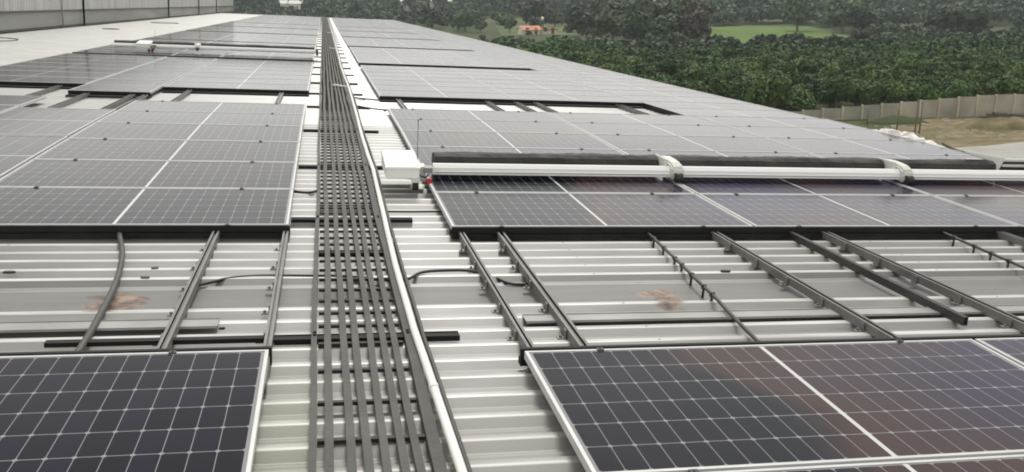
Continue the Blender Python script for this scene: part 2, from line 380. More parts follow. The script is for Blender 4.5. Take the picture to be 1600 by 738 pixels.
for k, y0 in enumerate(starts):
    n = 8 if y0 + 9.3 < 102.9 else 8
    block(0, [2.21, 2.21], y0, n, P, far_lab(f'pale far panel right of the walkway, {ORD[k]} block past the long dark line'), group=f'far right panel block {ORD[k]}')
    m = int(round((min(102.4, y0 + 10) - max(OUT_Y, y0)) / P))
block(4.42, [2.20], OUT_Y, 69, P, far_lab('pale far panel in the unbroken outer column along the right roof edge'), group='far outer right panels')
# left side ----------------------------------------------------
LC = [-1.1 - 2.27, -1.1]
PLf = 1.186
block(-3.37, [2.27], .10 - 2*P, 2, P, lambda c, r: 'black foreground panel with white cell grid left of the walkway' + (', nearest to the camera' if r == 0 else ', filling the lower left corner'), group='foreground panels on the left', clamps=True)
block(-3.37, [2.27], 2.51, 6, PLf, lambda c, r: f'grey panel left of the walkway behind the near gap, {ORD[r]} row from the gap', group='panels left of the walkway', clamps=True)
block(-4.53, [1.15], 8.50 - 2*2.30, 2, 2.30, lambda c, r: f'bluish upright panel, second column left of the walkway, {"near" if r==0 else "far"} one', portrait=True, group='upright panels on the left')
block(-6.80, [2.26], 9.87 - 5*P, 5, P, lambda c, r: f'grey panel at the far left edge beside the pale roof strip, {ORD[r]} row', group='outer left panels')
block(-3.37, [2.27], 11.90, 7, P, lambda c, r: f'pale grey panel left of the walkway past the stepped gap, {ORD[r]} row from it', group='second block of panels on the left')
block(-4.53, [1.15], 10.88, 4, 2.30, lambda c, r: f'upright pale panel in the narrow left column past the stepped gap, {ORD[r]} one back', portrait=True, group='upright panels on the left')
block(-6.80, [2.26], 12.10, 7, P, lambda c, r: f'streaky grey panel beside the pale left roof strip past the stepped gap, {ORD[r]} row', group='outer left panels')
for k in range(8):
    y0 = 20.75 + 10*k - (.35 if k else 0)
    nm = 'pale panel under and behind the far left cleaning robot' if k == 0 else f'pale far panel left of the walkway, {ORD[k-1]} block past the left cleaning robot'
    block(-3.37, [2.27], y0, 8, P, far_lab(nm), group=f'far left panel block {ORD[k]}')
    block(-4.53, [1.15], y0, 4, 2.30, far_lab('upright ' + nm), portrait=True, group=f'far left upright panel block {ORD[k]}')
    block(-6.80, [2.26], y0, 8, P, far_lab(nm + ', outer column'), group=f'far left outer panel block {ORD[k]}')
CAM = Vector((-.80009813, -3.87787065, 1.5809318))
MCAM = Matrix(((0.9804299156869793, 0.002502466126437397, -0.1968525287856581), (-0.19130996177216292, 0.24804021969562584, -0.9496718106483308), (0.046450822950254225, 0.968746503000982, 0.2436647983821472)))
MCAM = ROOF.to_3x3() @ MCAM
def project(p):
    v = MCAM.transposed() @ (p - CAM)
    if v.z > -.2: return None
    return (800 + 1467.34 * v.x / -v.z, 369 - 1467.34 * v.y / -v.z, -v.z)
def keyed(t):
    c = ROOF @ Vector((t[0], t[1], zr(t[1]))); pr = project(c); d = (c - CAM).length
    seen = False
    for dx in (-1.2, -.6, 0, .6, 1.2):
        for dy in (-.6, 0, .6):
            q = project(ROOF @ Vector((t[0] + dx, t[1] + dy, zr(t[1]))))
            if q and -40 < q[0] < 1640 and -40 < q[1] < 778: seen = True
    return (0 if seen else 1, d)
panels.sort(key=keyed)
N_IND = 296
in_view = [t for t in panels if keyed(t)[0] == 0]
out_view = [t for t in panels if keyed(t)[0] == 1]
for t in in_view[:N_IND] + [u for u in out_view if keyed(u)[1] < 9]:
    x, y, por, sx, sy, lab, grp, clamps = t
    root = thing('solar_panel', lab, 'solar panel', RM(x, y, 0, R(90) if por else 0, sx, sy), grp)
    link('frame', FRAME, root); link('glass', GLASS, root)
    if clamps:
        for cx_ in (-.78, .73):
            for s_ in (-1, 1):
                link('clamp', CLAMP, root, Matrix.Translation((cx_, s_ * (PW/2 + .004) - .010, 0)))
def far_panel_mesh(lst):
    bm = bmesh.new(); uvl = bm.loops.layers.uv.new('cells')
    fm, gm = FRAME, GLASS
    out = bmesh.new(); ul = out.loops.layers.uv.new('cells')
    for t in lst:
        x, y, por, sx, sy = t[:5]
        M = RM(x, y, 0, R(90) if por else 0, sx, sy)
        for me, off in ((fm, 0), (gm, 1)):
            vs = [out.verts.new(M @ v.co) for v in me.vertices]
            lay = me.uv_layers.get('cells')
            for pl in me.polygons:
                f = out.faces.new([vs[i] for i in pl.vertices]); f.material_index = off + pl.material_index
                if lay:
                    for l, li in zip(f.loops, pl.loop_indices): l[ul].uv = lay.data[li].uv
    me = bpy.data.meshes.new('far_solar_panels'); out.to_mesh(me); out.free(); bm.free()
    for m in (M_ALU, M_CELL, M_BACK): me.materials.append(m)
    return me
rest = in_view[N_IND:]
if rest:
    tag(link('far_solar_panels', far_panel_mesh(rest)), 'pale sheet of far solar panels at the end of the roof', 'solar panels', kind='stuff')

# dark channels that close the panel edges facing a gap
def edge_channel(x0, x1, y, label, far=False, shade_strip=False):
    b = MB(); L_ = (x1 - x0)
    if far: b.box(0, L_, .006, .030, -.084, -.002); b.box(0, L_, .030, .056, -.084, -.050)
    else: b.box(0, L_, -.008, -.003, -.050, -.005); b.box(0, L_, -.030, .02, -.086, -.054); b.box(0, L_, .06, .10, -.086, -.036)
    if shade_strip: b.box(0, L_, -shade_strip, -.031, -.086, -.060)  # added dark strip standing for the shade below the panel edge
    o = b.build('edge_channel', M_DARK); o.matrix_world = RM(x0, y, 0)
    tag(o, label, 'channel', 'dark channels under the panel edges'); return o
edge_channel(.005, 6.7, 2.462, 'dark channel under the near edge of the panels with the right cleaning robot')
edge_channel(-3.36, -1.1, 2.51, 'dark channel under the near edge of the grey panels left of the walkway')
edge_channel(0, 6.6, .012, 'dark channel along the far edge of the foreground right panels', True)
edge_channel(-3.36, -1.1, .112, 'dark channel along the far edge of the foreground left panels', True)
edge_channel(.01, 4.40, 11.30, 'black channel with painted shade strip backing the second open gap right of the walkway', shade_strip=.16)
edge_channel(-3.36, -1.1, 11.90, 'black channel with painted shade strip at the back of the stepped gap beside the walkway', shade_strip=.16)
edge_channel(-4.52, -3.38, 10.88, 'short black channel with painted shade strip below the protruding upright left panel', shade_strip=.16)
edge_channel(-6.80, -4.54, 12.10, 'black channel with painted shade strip backing the stepped gap by the pale left strip', shade_strip=.16)
edge_channel(.01, 4.40, 20.3, 'long black line of channel and painted shade across the right panels past the second gap', shade_strip=.3)
edge_channel(-6.80, -1.1, 20.75, 'long black line of channel and painted shade in front of the far left cleaning robot', shade_strip=.3)
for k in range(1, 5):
    edge_channel(.01, 4.40, 20.3 + 10*k, f'thin channel and painted shade across the far right panels, {ORD[k]} behind the long black one', shade_strip=.42)
    edge_channel(-6.80, -1.1, 20.40 + 10*k, f'thin channel and painted shade across the far left panels, {ORD[k-1]} behind the left robot', shade_strip=.42)
# the side of the second gap: dark flank of the unbroken outer column
b = MB(); b.box(-.006, 0, 0, 2.1, -.085, -.006); b.box(0, .04, 0, 2.1, -.085, -.037)
o = b.build('edge_channel', M_DARK); o.matrix_world = RM(4.418, 9.30); tag(o, 'black channel along the slanting right end of the second gap', 'channel', 'dark channels under the panel edges')

# ------------------------------------------------------------------ mounting rails seen in the gaps
def make_foot():
    f = MB(); f.box(-.025, .025, -.02, .02, -.040, -.034); f.box(.012, .018, -.02, .02, -.034, .008); f.tube([(-.008, 0, -.034), (-.008, 0, -.022)], .008, 6)
    me = bpy.data.meshes.new('foot'); f.bm.to_mesh(me); f.bm.free(); me.materials.append(M_RAIL); return me
FOOT = make_foot()
def rail(x, y0, y1, label, wide=.042, material=None, feet=True, x1=None, group='mounting rails across the near gap'):
    ym = (y0 + y1)/2; hl = (y1 - y0)/2
    ang = math.atan2((x1 - x) if x1 is not None else 0, y1 - y0)
    root = thing('mounting_rail', label, 'rail', RM(x if x1 is None else (x + x1)/2, ym, 0, -ang), group)
    h = wide/2; b = MB(); m = material or M_RAIL
    zb, zt = -.087, -.037
    b.box(-h, -h + .005, -hl, hl, zb, zt); b.box(h - .005, h, -hl, hl, zb, zt); b.box(-h + .005, h - .005, -hl, hl, zb, zb + .006)
    b.box(-h + .005, -h + .013, -hl, hl, zt - .005, zt - .0005); b.box(h - .013, h - .005, -hl, hl, zt - .005, zt - .0005)
    b.box(-h + .013, h - .013, -hl, hl, zt - .024, zt - .018)
    b.build('channel', m, root)
    if feet:
        n = max(2, int((y1 - y0)/.4))
        for i in range(n):
            fy = -hl + (i + .5) * 2*hl/n
            link('foot', FOOT, root, Matrix.Translation((-h - .022, fy, -.052)))
    return root
rail(.075, -.25, 2.75, 'grey rail across the near gap along the panel edge right of the walkway', .038)
rail(.33, -.25, 2.75, 'double grooved rail across the near gap, second right of the walkway', .05, x1=.355)
rail(1.965, -.25, 2.75, 'broad grey rail slanting across the middle of the right near gap', .05)
rail(2.575, .42, 2.75, 'black rail ending short of the foreground panels in the right gap', .03, M_RAILB, False)
rail(2.86, -.25, 2.75, 'broad grey rail right of the black rail in the near gap', .055)
rail(4.37, -.25, 2.75, 'grey rail at the right picture edge of the near gap', .05)
rail(-1.125, -.2, 2.8, 'grey rail beside the walkway across the left near gap', .036)
rail(-1.58, -.2, 2.8, 'grooved grey rail across the middle of the left near gap', .044)
G2 = 'mounting rails across the second gap'
for x, l in ((.30, 'first rail right of the walkway in the second gap'), (1.74, 'second rail right of the walkway in the second gap'), (2.22, 'third rail right of the walkway in the second gap'), (2.55, 'fourth rail right of the walkway in the second gap'), (3.98, 'last rail before the black end of the second right gap')):
    rail(x, 9.2, 11.5, 'short grey ' + l, .06 if x < 3 else .09, group=G2, feet=False)
for x, y0, y1, l in ((-1.53, 9.5, 12.0, 'thin rail near the walkway in the left stepped gap'), (-2.95, 9.5, 12.0, 'grey rail in the middle of the left stepped gap'), (-3.44, 8.4, 11.0, 'broad grey rail at the inner corner of the left stepped gap'),
                     (-3.62, 8.4, 11.0, 'rail just left of the inner corner of the stepped gap'), (-4.25, 8.4, 11.0, 'rail below the protruding upright left panel'), (-4.92, 9.7, 12.2, 'rail in the outer bay of the left stepped gap')):
    rail(x, y0, y1, l, .06, group=G2, feet=False)

# ------------------------------------------------------------------ hoses, cables, strips in the near gap
def hose(name, pts, r, label, cat, material, n=10, drops=None, sub=6, group=None):
    """a smooth hose through roof points (x, y, z above panel plane)"""
    pts = [Vector((p[0], p[1], zr(p[1]) + p[2])) for p in pts]
    path = []
    for i in range(len(pts) - 1):
        p0, p1, p2, p3 = pts[max(i-1, 0)], pts[i], pts[i+1], pts[min(i+2, len(pts)-1)]
        for k in range(sub):
            t = k/sub
            path.append(.5*((2*p1) + (p2-p0)*t + (2*p0-5*p1+4*p2-p3)*t*t + (3*p1-p0-3*p2+p3)*t**3))
    path.append(pts[-1])
    o0 = pts[0].copy(); M = ROOF @ Matrix.Translation(o0)
    b = MB().tube([p - o0 for p in path], r, n)
    if drops is None:
        o = b.build(name, material); o.matrix_world = M; return tag(o, label, cat, group)
    root = thing(name, label, cat, M, group); b.build('pipe', material, root)
    for y in drops:
        j = min(range(len(path)), key=lambda i: abs(path[i].y - y)); p = path[j] - o0
        c = MB(); c.tube([p + Vector((0, 0, -r*.3)), p + Vector((-.004, -.004, PAN + .004 - (path[j].z - zr(path[j].y))))], .008, 6)
        c.box(p.x - r*1.25, p.x + r*1.25, p.y - .012, p.y + .012, p.z - r*1.25, p.z + r*1.25, bevel=.003)
        c.build('clip', M_RUBBER, root)
    return root
hose('conduit', [(-2.25, 2.75, -.06), (-2.17, 2.4, -.062), (-2.08, 2.0, -.068), (-2.02, 1.58, -.072), (-1.985, 1.21, -.075), (-1.965, .88, -.074), (-1.95, .62, -.072), (-1.94, .30, -.07), (-1.94, .1, -.07)], .017, 'grey curved conduit bending down the left side of the near gap', 'conduit', M_HOSE)
hose('clipped_hose', [(1.46, 2.6, -.055), (1.43, 2.2, -.05), (1.38, 1.65, -.048), (1.335, 1.21, -.047), (1.31, .89, -.05), (1.275, .55, -.058), (1.24, .15, -.062)], .011, 'thin black hose on small clips running across the middle of the right gap', 'hose', M_RAILB, drops=[2.3, 2.02, 1.78, 1.54, 1.33, 1.12, .92])
hose('clipped_hose', [(3.88, 2.6, -.05), (3.84, 2.2, -.048), (3.78, 1.6, -.047), (3.72, 1.0, -.05), (3.66, .3, -.06)], .011, 'thin black hose on small clips near the right end of the near gap', 'hose', M_RAILB, drops=[2.3, 2.06, 1.82, 1.58, 1.3])
hose('black_cable', [(-1.60, 1.40, -.10), (-1.5, 1.47, -.095), (-1.40, 1.53, -.09), (-1.26, 1.57, -.09), (-1.1, 1.56, -.088), (-.93, 1.54, -.085), (-.8, 1.53, -.084), (-.65, 1.49, -.084), (-.50, 1.43, -.085), (-.39, 1.45, -.085), (-.29, 1.56, -.075), (-.12, 1.65, -.09), (.02, 1.63, -.09), (.14, 1.53, -.10), (.22, 1.41, -.108), (.33, 1.39, -.110)], .009, 'black cable snaking under the walkway across the near gap', 'cable', M_RUBBER)
hose('black_cable', [(-.45, 3.25, -.08), (-.2, 3.26, -.083), (.1, 3.27, -.083)], .008, 'short black cable crossing right of the walkway before the cleaning robot', 'cable', M_RUBBER)
hose('black_cable', [(-1.15, 3.98, -.075), (-1.02, 3.93, -.08), (-.93, 3.95, -.07), (-.915, 4.15, -.06), (-.92, 5.0, -.06)], .010, 'black cable bending from the left panel edge onto the walkway', 'cable', M_RUBBER)
hose('black_cable', [(-.43, 11.55, -.06), (-.2, 11.5, -.075), (.05, 11.35, -.08), (.15, 11.3, -.08)], .012, 'black cable crossing right of the walkway by the second gap', 'cable', M_RUBBER)
hose('black_cable', [(-.43, 10.3, -.06), (-.2, 10.1, -.08), (.1, 9.85, -.08), (.6, 9.7, -.08)], .010, 'thin black cable running from the walkway into the second gap', 'cable', M_RUBBER)
def strip(x0, x1, y, w_, label):
    b = MB(); b.box(x0, x1, -w_/2, w_/2, CREST + .004, CREST + .010)
    b.box(x0, x1, -w_/2 - .003, -w_/2, CREST + .001, CREST + .014); b.box(x0, x1, w_/2, w_/2 + .003, CREST + .001, CREST + .014)
    o = b.build('metal_strip', M_STRIP); o.matrix_world = RM(0, y); tag(o, label, 'metal strip')
strip(-6.5, -1.385, .70, .115, 'flat grey metal strip lying across the left near gap')
strip(.155, 6.4, .67, .105, 'flat grey metal strip lying across the right near gap')
def scrap(x, y, s, label, m):
    b = MB(); b.prism([(-s, -.3*s), (-.5*s, -.5*s), (.6*s, -.35*s), (s, .1*s), (.3*s, .5*s), (-.8*s, .3*s)], 'Z', 0, .012, bevel=.002)
    o = b.build('scrap', m); o.matrix_world = RM(x, y, CREST + .001, random.uniform(-.3, .3)); tag(o, label, 'scrap')
scrap(-2.62, 1.67, .035, 'small black scrap on the left edge of the near gap', M_RUBBER)
scrap(1.66, 1.54, .035, 'small dark scrap beside the clipped hose in the right gap', M_RUBBER)
scrap(-1.85, 1.74, .022, 'tiny grey scrap right of the curved conduit, farther one', M_RAIL)
scrap(-1.87, 1.54, .026, 'tiny grey scrap right of the curved conduit, nearer one', M_RAIL)
scrap(-1.36, .62, .016, 'tiny black screw cap right of the grooved left rail', M_RUBBER)

# ------------------------------------------------------------------ the walkway with its pipe
WX0, WX1 = -.93, -.455
wk = thing('roof_walkway', 'long narrow dark grating walkway running up the middle of the roof', 'walkway', ROOF.copy())
ysw = [-6.0 + .3335*i for i in range(20)] + [.60 + .205*i for i in range(8)] + [2.25 + .18*i for i in range(570)]
strips = [(-.87, -.838), (-.80, -.768), (-.74, -.708), (-.675, -.645), (-.617, -.587), (-.56, -.53)]
def ribbon(b, x0, x1, za, zb, ys):
    rings = []
    for y in ys:
        z = zr(y) + .0025*math.sin(y*2.1 + x0*90); wv = .0035*math.sin(y*1.15 + x0*37) + .002*math.sin(y*3.3 + x0*11); rings.append([b.bm.verts.new((x + wv, y, z + h)) for x, h in ((x0, za), (x1, za), (x1, zb), (x0, zb))])
    for A, B in zip(rings, rings[1:]):
        for k in range(4): b.bm.faces.new((A[k], B[k], B[(k+1) % 4], A[(k+1) % 4]))
    b.bm.faces.new(rings[0]); b.bm.faces.new(rings[-1][::-1])
yc = [-6, -3] + [-2 + .4*i for i in range(56)] + [21, 24, 30, 38, 45, 52, 60, 70, 80, 92, 102.6]
b = MB()
for x0, x1 in strips: ribbon(b, x0, x1, -.056, -.068, yc)
for y in ysw:
    if y > 102: break
    z = zr(y); b.box(WX0 + .03, WX1 - .05, y - .011, y + .011, z - .082, z - .066, mi=1)
b.build('grating', [M_GRATE, M_RUNG], wk)
for x0, x1 in ((WX0, WX0 + .026), (WX1 - .045, WX1)):
    b = MB(); ribbon(b, x0, x1, -.048, -.086, yc); b.build('side_rail', M_GRATE, wk)
bar = MB(); bar.box(-.44, .44, -.034, .034, -.112, -.088); bar.box(-.44, .44, -.034, -.028, -.088, -.084); bar.box(-.44, .44, .028, .034, -.088, -.084)
for bx_ in (-.252, .188):
    for by_ in (-.016, .016): bar.tube([(bx_, by_, -.075), (bx_, by_, -.064)], .0085, 6)
BAR = bpy.data.meshes.new('support_bar'); bar.bm.to_mesh(BAR); bar.bm.free(); BAR.materials.append(M_DARK)
yb = [.42 - 2.3*2, .42 - 2.3, .42, 2.02, 2.95, 5.05, 7.43, 10.04] + [12.2 + 2.29*i for i in range(40)]
for y in yb:
    if y > 102: break
    wide = not (abs(y - 2.02) < .01)
    link('support_bar', BAR, wk, Matrix.Translation((-.665 if wide else -.69, y, zr(y) + .022)) @ Matrix.Diagonal((1 if wide else .55, 1, 1, 1)))
# extra dark bar that reaches left into the near gap
b = MB(); b.box(-.5, .5, -.022, .022, -.086, -.064); o = b.build('cross_bar', M_DARK); o.matrix_world = RM(-1.61, .44, 0); tag(o, 'dark bar along the bottom of the left near gap beside the walkway', 'bar')

pp = thing('water_pipe', 'white plastic water pipe along the right side of the walkway', 'pipe', ROOF.copy())
px = [(-.445, -6), (-.447, -1), (-.462, -.3), (-.478, .4), (-.482, 1.6), (-.474, 2.4), (-.468, 3.0), (-.462, 3.9), (-.455, 4.7), (-.470, 5.6), (-.478, 6.9), (-.47, 9), (-.462, 11.8), (-.462, 14), (-.478, 16), (-.49, 19), (-.475, 23.5), (-.465, 32), (-.43, 55), (-.40, 92), (-.40, 102)]
path = []
for (x0, y0), (x1, y1) in zip(px, px[1:]):
    n = max(2, min(6, int((y1 - y0)/.3)))
    for k in range(n):
        t = k/n; tt = t*t*(3-2*t); y = y0 + (y1-y0)*t; path.append((x0 + (x1-x0)*tt + .032, y, zr(y) - .036))
MB().tube(path, .0185, 12).build('run', M_PVC, pp)
for y, xa in ((13.4, -.70), (28.3, -.68), (46, -.68)):
    MB().tube([(-.44, y - .12, zr(y) - .036), (xa + .05, y + .12, zr(y) - .030), (xa, y + .14, zr(y) - .030)], .018, 10).build('branch', M_PVC, pp)
for y in (-.30, 2.2, 6.2, 13.3, 17.3):
    MB().tube([(path[min(range(len(path)), key=lambda i: abs(path[i][1]-y))][0], y - .02, zr(y) - .036), (path[min(range(len(path)), key=lambda i: abs(path[i][1]-y))][0], y + .02, zr(y) - .036)], .021, 10).build('collar', M_PVC, pp)
cb = [(x + .040 + .006*math.sin(y*1.3), y, zr(y) - .066) for x, y, z in path]
o = MB().tube([(x + .80009, y, z) for x, y, z in cb], .012, 8).build('black_cable', M_HOSE); o.matrix_world = ROOF @ Matrix.Translation((-.80009, 0, 0))
tag(o, 'dark cable lying close along the white water pipe', 'cable')

# ------------------------------------------------------------------ cleaning robots
def robot(x0, x1, Y, label, box_x, brackets, brush_x, arm_x=None, zoff=-.1125):
    L_ = x1 - x0
    root = thing('cleaning_robot', label, 'cleaning robot', RM(x0, Y, zoff, tilt=False) @ Matrix.Scale(1.073, 4), 'panel cleaning robots')
    g = lambda x: x - x0
    b = MB(); b.prism([(0, .140), (.075, .138), (.092, .155), (.092, .205), (.075, .224), (.030, .224), (.004, .196), (.004, .170), (-.004, .168), (-.004, .144)], 'X', g(x0 + .03), L_)
    b.build('beam', M_BEAM, root)
    b = MB(); b.box(g(x0 + .04), L_, -.0075, -.0043, .159, .163); b.build('groove', M_RAIL, root)
    # brush: crumpled dark rolls behind the beam, one between each pair of brackets
    rr = np.random.default_rng(3); ph = rr.uniform(0, 6.3, 12); n = 14
    cuts = [brush_x[0]] + [v for xb in brackets for v in (xb - .09, xb + .03)] + [brush_x[1]]
    for s0, s1 in zip(cuts[::2], cuts[1::2]):
        bm = bmesh.new(); nx_ = max(4, int((s1 - s0) / .05)); rings = []
        for i in range(nx_ + 1):
            x = s0 + (s1 - s0) * i/nx_; ring = []
            for k in range(n):
                a = 2*math.pi*(k + .5)/n
                wob = 1 + .025*math.sin(x*3.1 + ph[0] + 2*a) + .05*math.sin(x*7 + ph[1] - 3*a) + .03*rr.standard_normal()
                ca, sa = math.cos(a), math.sin(a); sq = (abs(ca)**3.2 + abs(sa)**3.2)**(-1/3.2)   # a squarish roll
                ring.append(bm.verts.new((g(x), .30 + ca*sq*.100*wob, .197 + sa*sq*.080*wob)))
            rings.append(ring)
        for A, B in zip(rings, rings[1:]):
            for k in range(n): bm.faces.new((A[k], B[k], B[(k+1) % n], A[(k+1) % n]))
        bm.faces.new(rings[0]); bm.faces.new(rings[-1][::-1])
        bb = MB(); bb.bm.free(); bb.bm = bm; bb.build('brush', M_BRUSH, root)
    # control box with a sloping lid
    bx0, bx1 = box_x
    b = MB(); b.prism([(-.25, .150), (.36, .150), (.36, .272), (.30, .284), (-.22, .246), (-.25, .240)], 'X', g(bx0), g(bx1), bevel=.008)
    cbx = b.build('control_box', M_WHITE, root)
    b = MB(); b.prism([(-.256, .222), (.366, .252), (.366, .277), (.30, .290), (-.22, .252), (-.256, .244)], 'X', g(bx0) - .005, g(bx1) + .005, bevel=.007); b.build('lid', M_WHITE, root)
    b = MB(); b.tube([(g(bx1) - .01, -.10, .17), (g(bx1) + .02, -.16, .16), (g(bx1) + .06, -.13, .14), (g(bx1) + .09, -.05, .15)], .007, 8); b.build('wire', M_RUBBER, root)
    b = MB(); b.box(g(bx1) - .06, g(bx1) + .004, -.252, -.20, .12, .149, bevel=.004); b.build('foot_bracket', M_GREYP, root)
    b = MB(); b.tube([(g(bx1) - .045, -.17, .085), (g(bx1) + .0, -.17, .085)], .040, 16); b.build('wheel', M_RUBBER, root)
    b = MB(); b.tube([(g(bx1) - .045, .28, .085), (g(bx1) + .0, .28, .085)], .040, 16); b.build('wheel', M_RUBBER, root)
    b = MB(); b.box(g(bx1), g(bx1) + .07, -.06, .12, .095, .215, bevel=.006); b.build('joint_plate', M_GREYP, root)
    b = MB(); b.tube([(g(bx1) + .04, .36, .10), (g(bx1) + .04, .36, .33), (g(bx1) + .041, .36, .53)], .0028, 6, taper=[1.8, 1, 1]); b.tube([(g(bx1) + .041, .36, .525), (g(bx1) + .041, .36, .538)], .005, 8); b.build('antenna', M_CLAMP, root)
    b = MB(); b.tube([(g(bx1) + .085, -.115, .10), (g(bx1) + .085, -.115, .128)], .020, 12, mi=0); kn = b.build('stop_switch', M_GREYP, root)
    b = MB(); b.tube([(g(bx1) + .085, -.125, .118), (g(bx1) + .085, -.165, .118), (g(bx1) + .085, -.178, .118)], .026, 16, taper=[.8, 1, .75]); b.build('stop_button', M_RED, root)
    b = MB(); b.box(g(bx1) + .05, g(bx1) + .12, -.10, -.012, .17, .215, bevel=.005); b.build('sensor', M_STRIP, root)
    for xb in brackets:
        b = MB(); b.prism([(-.03, .118), (.05, .118), (.10, .135), (.26, .235), (.30, .26), (.30, .275), (.22, .275), (.10, .268), (.02, .258), (-.035, .225), (-.05, .17)], 'X', g(xb) - .055, g(xb) + .055, bevel=.016)
        br = b.build('bracket', M_GREYP, root)
        b = MB(); b.box(g(xb) - .082, g(xb) - .066, .06, .34, .125, .285, bevel=.004); b.build('bracket_plate', M_GREYP, root)
        b = MB(); b.tube([(g(xb) - .03, -.062, .146), (g(xb) + .03, -.062, .146)], .040, 16); b.build('roller', M_RUBBER, root)
    if arm_x is not None:
        a0 = g(arm_x)
        b = MB(); b.prism([(a0 - .39, .365), (a0 - .38, .345), (a0 - .09, .268), (a0 - .065, .235), (a0 - .05, .18), (a0 - .075, .14), (a0 - .02, .12), (a0 + .02, .20), (a0 + .045, .262), (a0 + .06, .300)], 'Y', .30, .36, bevel=.005); b.build('end_arm', M_GREYP, root)
        b = MB(); b.box(a0 - .30, a0 - .05, .37, .40, .258, .276); b.box(a0 + .07, g(x1), .34, .38, .262, .285); b.box(a0 + .07, g(x1), .33, .36, .212, .235); b.build('end_frame', M_GREYP, root)
        b = MB(); b.box(a0 + .07, g(x1), .362, .41, .115, .262); b.build('end_guard', M_RUBBER, root)
    else:
        b = MB(); b.box(L_ - .002, L_ + .05, -.03, .30, .08, .24, bevel=.005); b.build('end_cap', M_RUBBER, root)
    return root
robot(.032, 5.96, 4.15, 'long white beam cleaning robot with white box and red button on the right panels', (-.335, -.075), [2.142, 4.322], (.092, 5.40), 5.50)
robot(-6.25, -1.41, 22.3, 'small far white beam cleaning robot across the left panels', (-5.62, -5.32), [-4.24], (-6.2, -1.45), zoff=-.06)
# ------------------------------------------------------------------ edge of the roof: tarp, cable
def crumple(name, label, cat, path, w_, h_, m):
    bm = bmesh.new(); rings = []; r_ = np.random.default_rng(5); n = 9
    for i, (x, y) in enumerate(path):
        e_ = math.sin(math.pi * min(1, max(.08, (i + .3)/(len(path) - .4))))**.4; ring = []
        for k in range(n):
            a = math.pi * k/(n-1)
            q = 1 + .22*r_.standard_normal()
            ring.append(bm.verts.new((x - math.cos(a)*w_*e_*(.8 + .2*q), y + .04*r_.standard_normal(), zr(y) + CREST + math.sin(a)*h_*e_*q)))
        rings.append(ring)
    for A, B in zip(rings, rings[1:]):
        for k in range(n - 1): bm.faces.new((A[k], B[k], B[k+1], A[k+1]))
        bm.faces.new((A[n-1], B[n-1], B[0], A[0]))
    bm.faces.new(rings[0]); bm.faces.new(rings[-1][::-1])
    q = MB(); q.bm.free(); q.bm = bm; o = q.build(name, m); o.matrix_world = ROOF; return tag(o, label, cat)
M_TARP = mat('white_cloth', (.80, .76, .72), rough=.8, noise=.15, nscale=3, bump=.3, bscale=6)
crumple('cloth_bundle', 'crumpled white cloth bundle lying along the right roof edge', 'cloth', [(6.80, 6.66 + .085*i) for i in range(21)], .09, .13, M_TARP)
hose('black_cable', [(6.84, 6.7, .02), (6.86, 6.5, -.02), (6.85, 6.2, -.04), (6.80, 5.8, -.05), (6.80, 5.0, -.05)], .018, 'dark cable at the end of the white cloth on the roof edge', 'cable', M_HOSE)
# black loops on the pale left strip
def loop(cx_, cy_, rx, ry, label, gap=0.0):
    pts = [(cx_ + rx*math.cos(a), cy_ + ry*math.sin(a), CREST + .012) for a in np.linspace(gap, 2*math.pi - gap, 13)]
    hose('hose_loop', pts, .014, label, 'hose', M_HOSE, n=6, sub=3, group='dark hose loops on the pale left strip')
loop(-10.9, 27.2, 1.0, 1.3, 'dark hose loop on the pale roof strip at the left picture edge')
loop(-9.9, 40.4, .34, .35, 'small dark hose loop on the pale roof strip beyond the left edge loop')
loop(-9.75, 54.0, .75, 1.1, 'flat dark hose loop on the pale roof strip behind the left robot')

# ------------------------------------------------------------------ the taller building on the left
M_BAND = mat('concrete_band', (.30, .30, .29), rough=.75, noise=.22, nscale=.35, stretch=(1, .5, 3))
def clad_mat():
    m = mat('wall_cladding', (.52, .52, .51), rough=.55)
    nt = m.node_tree; L = nt.links; b = nt.nodes['Principled BSDF']
    tc = nt.nodes.new('ShaderNodeTexCoord'); mp = nt.nodes.new('ShaderNodeMapping'); mp.inputs['Scale'].default_value = (1, 1, .03); L.new(tc.outputs['Object'], mp.inputs[0])
    n1 = nt.nodes.new('ShaderNodeTexNoise'); n1.inputs['Scale'].default_value = 1.3; n1.inputs['Detail'].default_value = 4; L.new(mp.outputs[0], n1.inputs['Vector'])
    r = nt.nodes.new('ShaderNodeValToRGB'); r.color_ramp.elements[0].position = .35; r.color_ramp.elements[1].position = .7
    r.color_ramp.elements[0].color = (.40, .40, .39, 1); r.color_ramp.elements[1].color = (.56, .56, .55, 1)
    L.new(n1.outputs['Fac'], r.inputs[0]); L.new(r.outputs[0], b.inputs['Base Color']); return m
M_CLAD = clad_mat()
nb = thing('neighbour_building', 'tall grey building with ribbed cladding above a smooth band on the left', 'building', ROOF @ Matrix.Translation((-11.72, 60, 0)))
WY0, WY1 = -40 + 0.0, 59
def zrow(y): return zr(y + 60)
b = MB(); ysn = [-55, -45, -40, -30, -10, 20, 42, WY1]
rings = []
for y in ysn:
    z = zrow(y); rings.append([b.bm.verts.new(p) for p in ((0, y, z - .35), (0, y, z + .62), (-14, y, z + .62), (-14, y, z - .35))])
for A, B in zip(rings, rings[1:]):
    for k in range(4): b.bm.faces.new((A[k], B[k], B[(k+1) % 4], A[(k+1) % 4]))
b.bm.faces.new(rings[0]); b.bm.faces.new(rings[-1][::-1]); b.build('band', M_BAND, nb)
b = MB(); rings = []
for y in ysn:
    z = zrow(y); rings.append([b.bm.verts.new(p) for p in ((.002, y, z + CREST - .02), (.14, y, z + CREST - .02), (.14, y, z + CREST + .05), (.002, y, z + CREST + .10))])
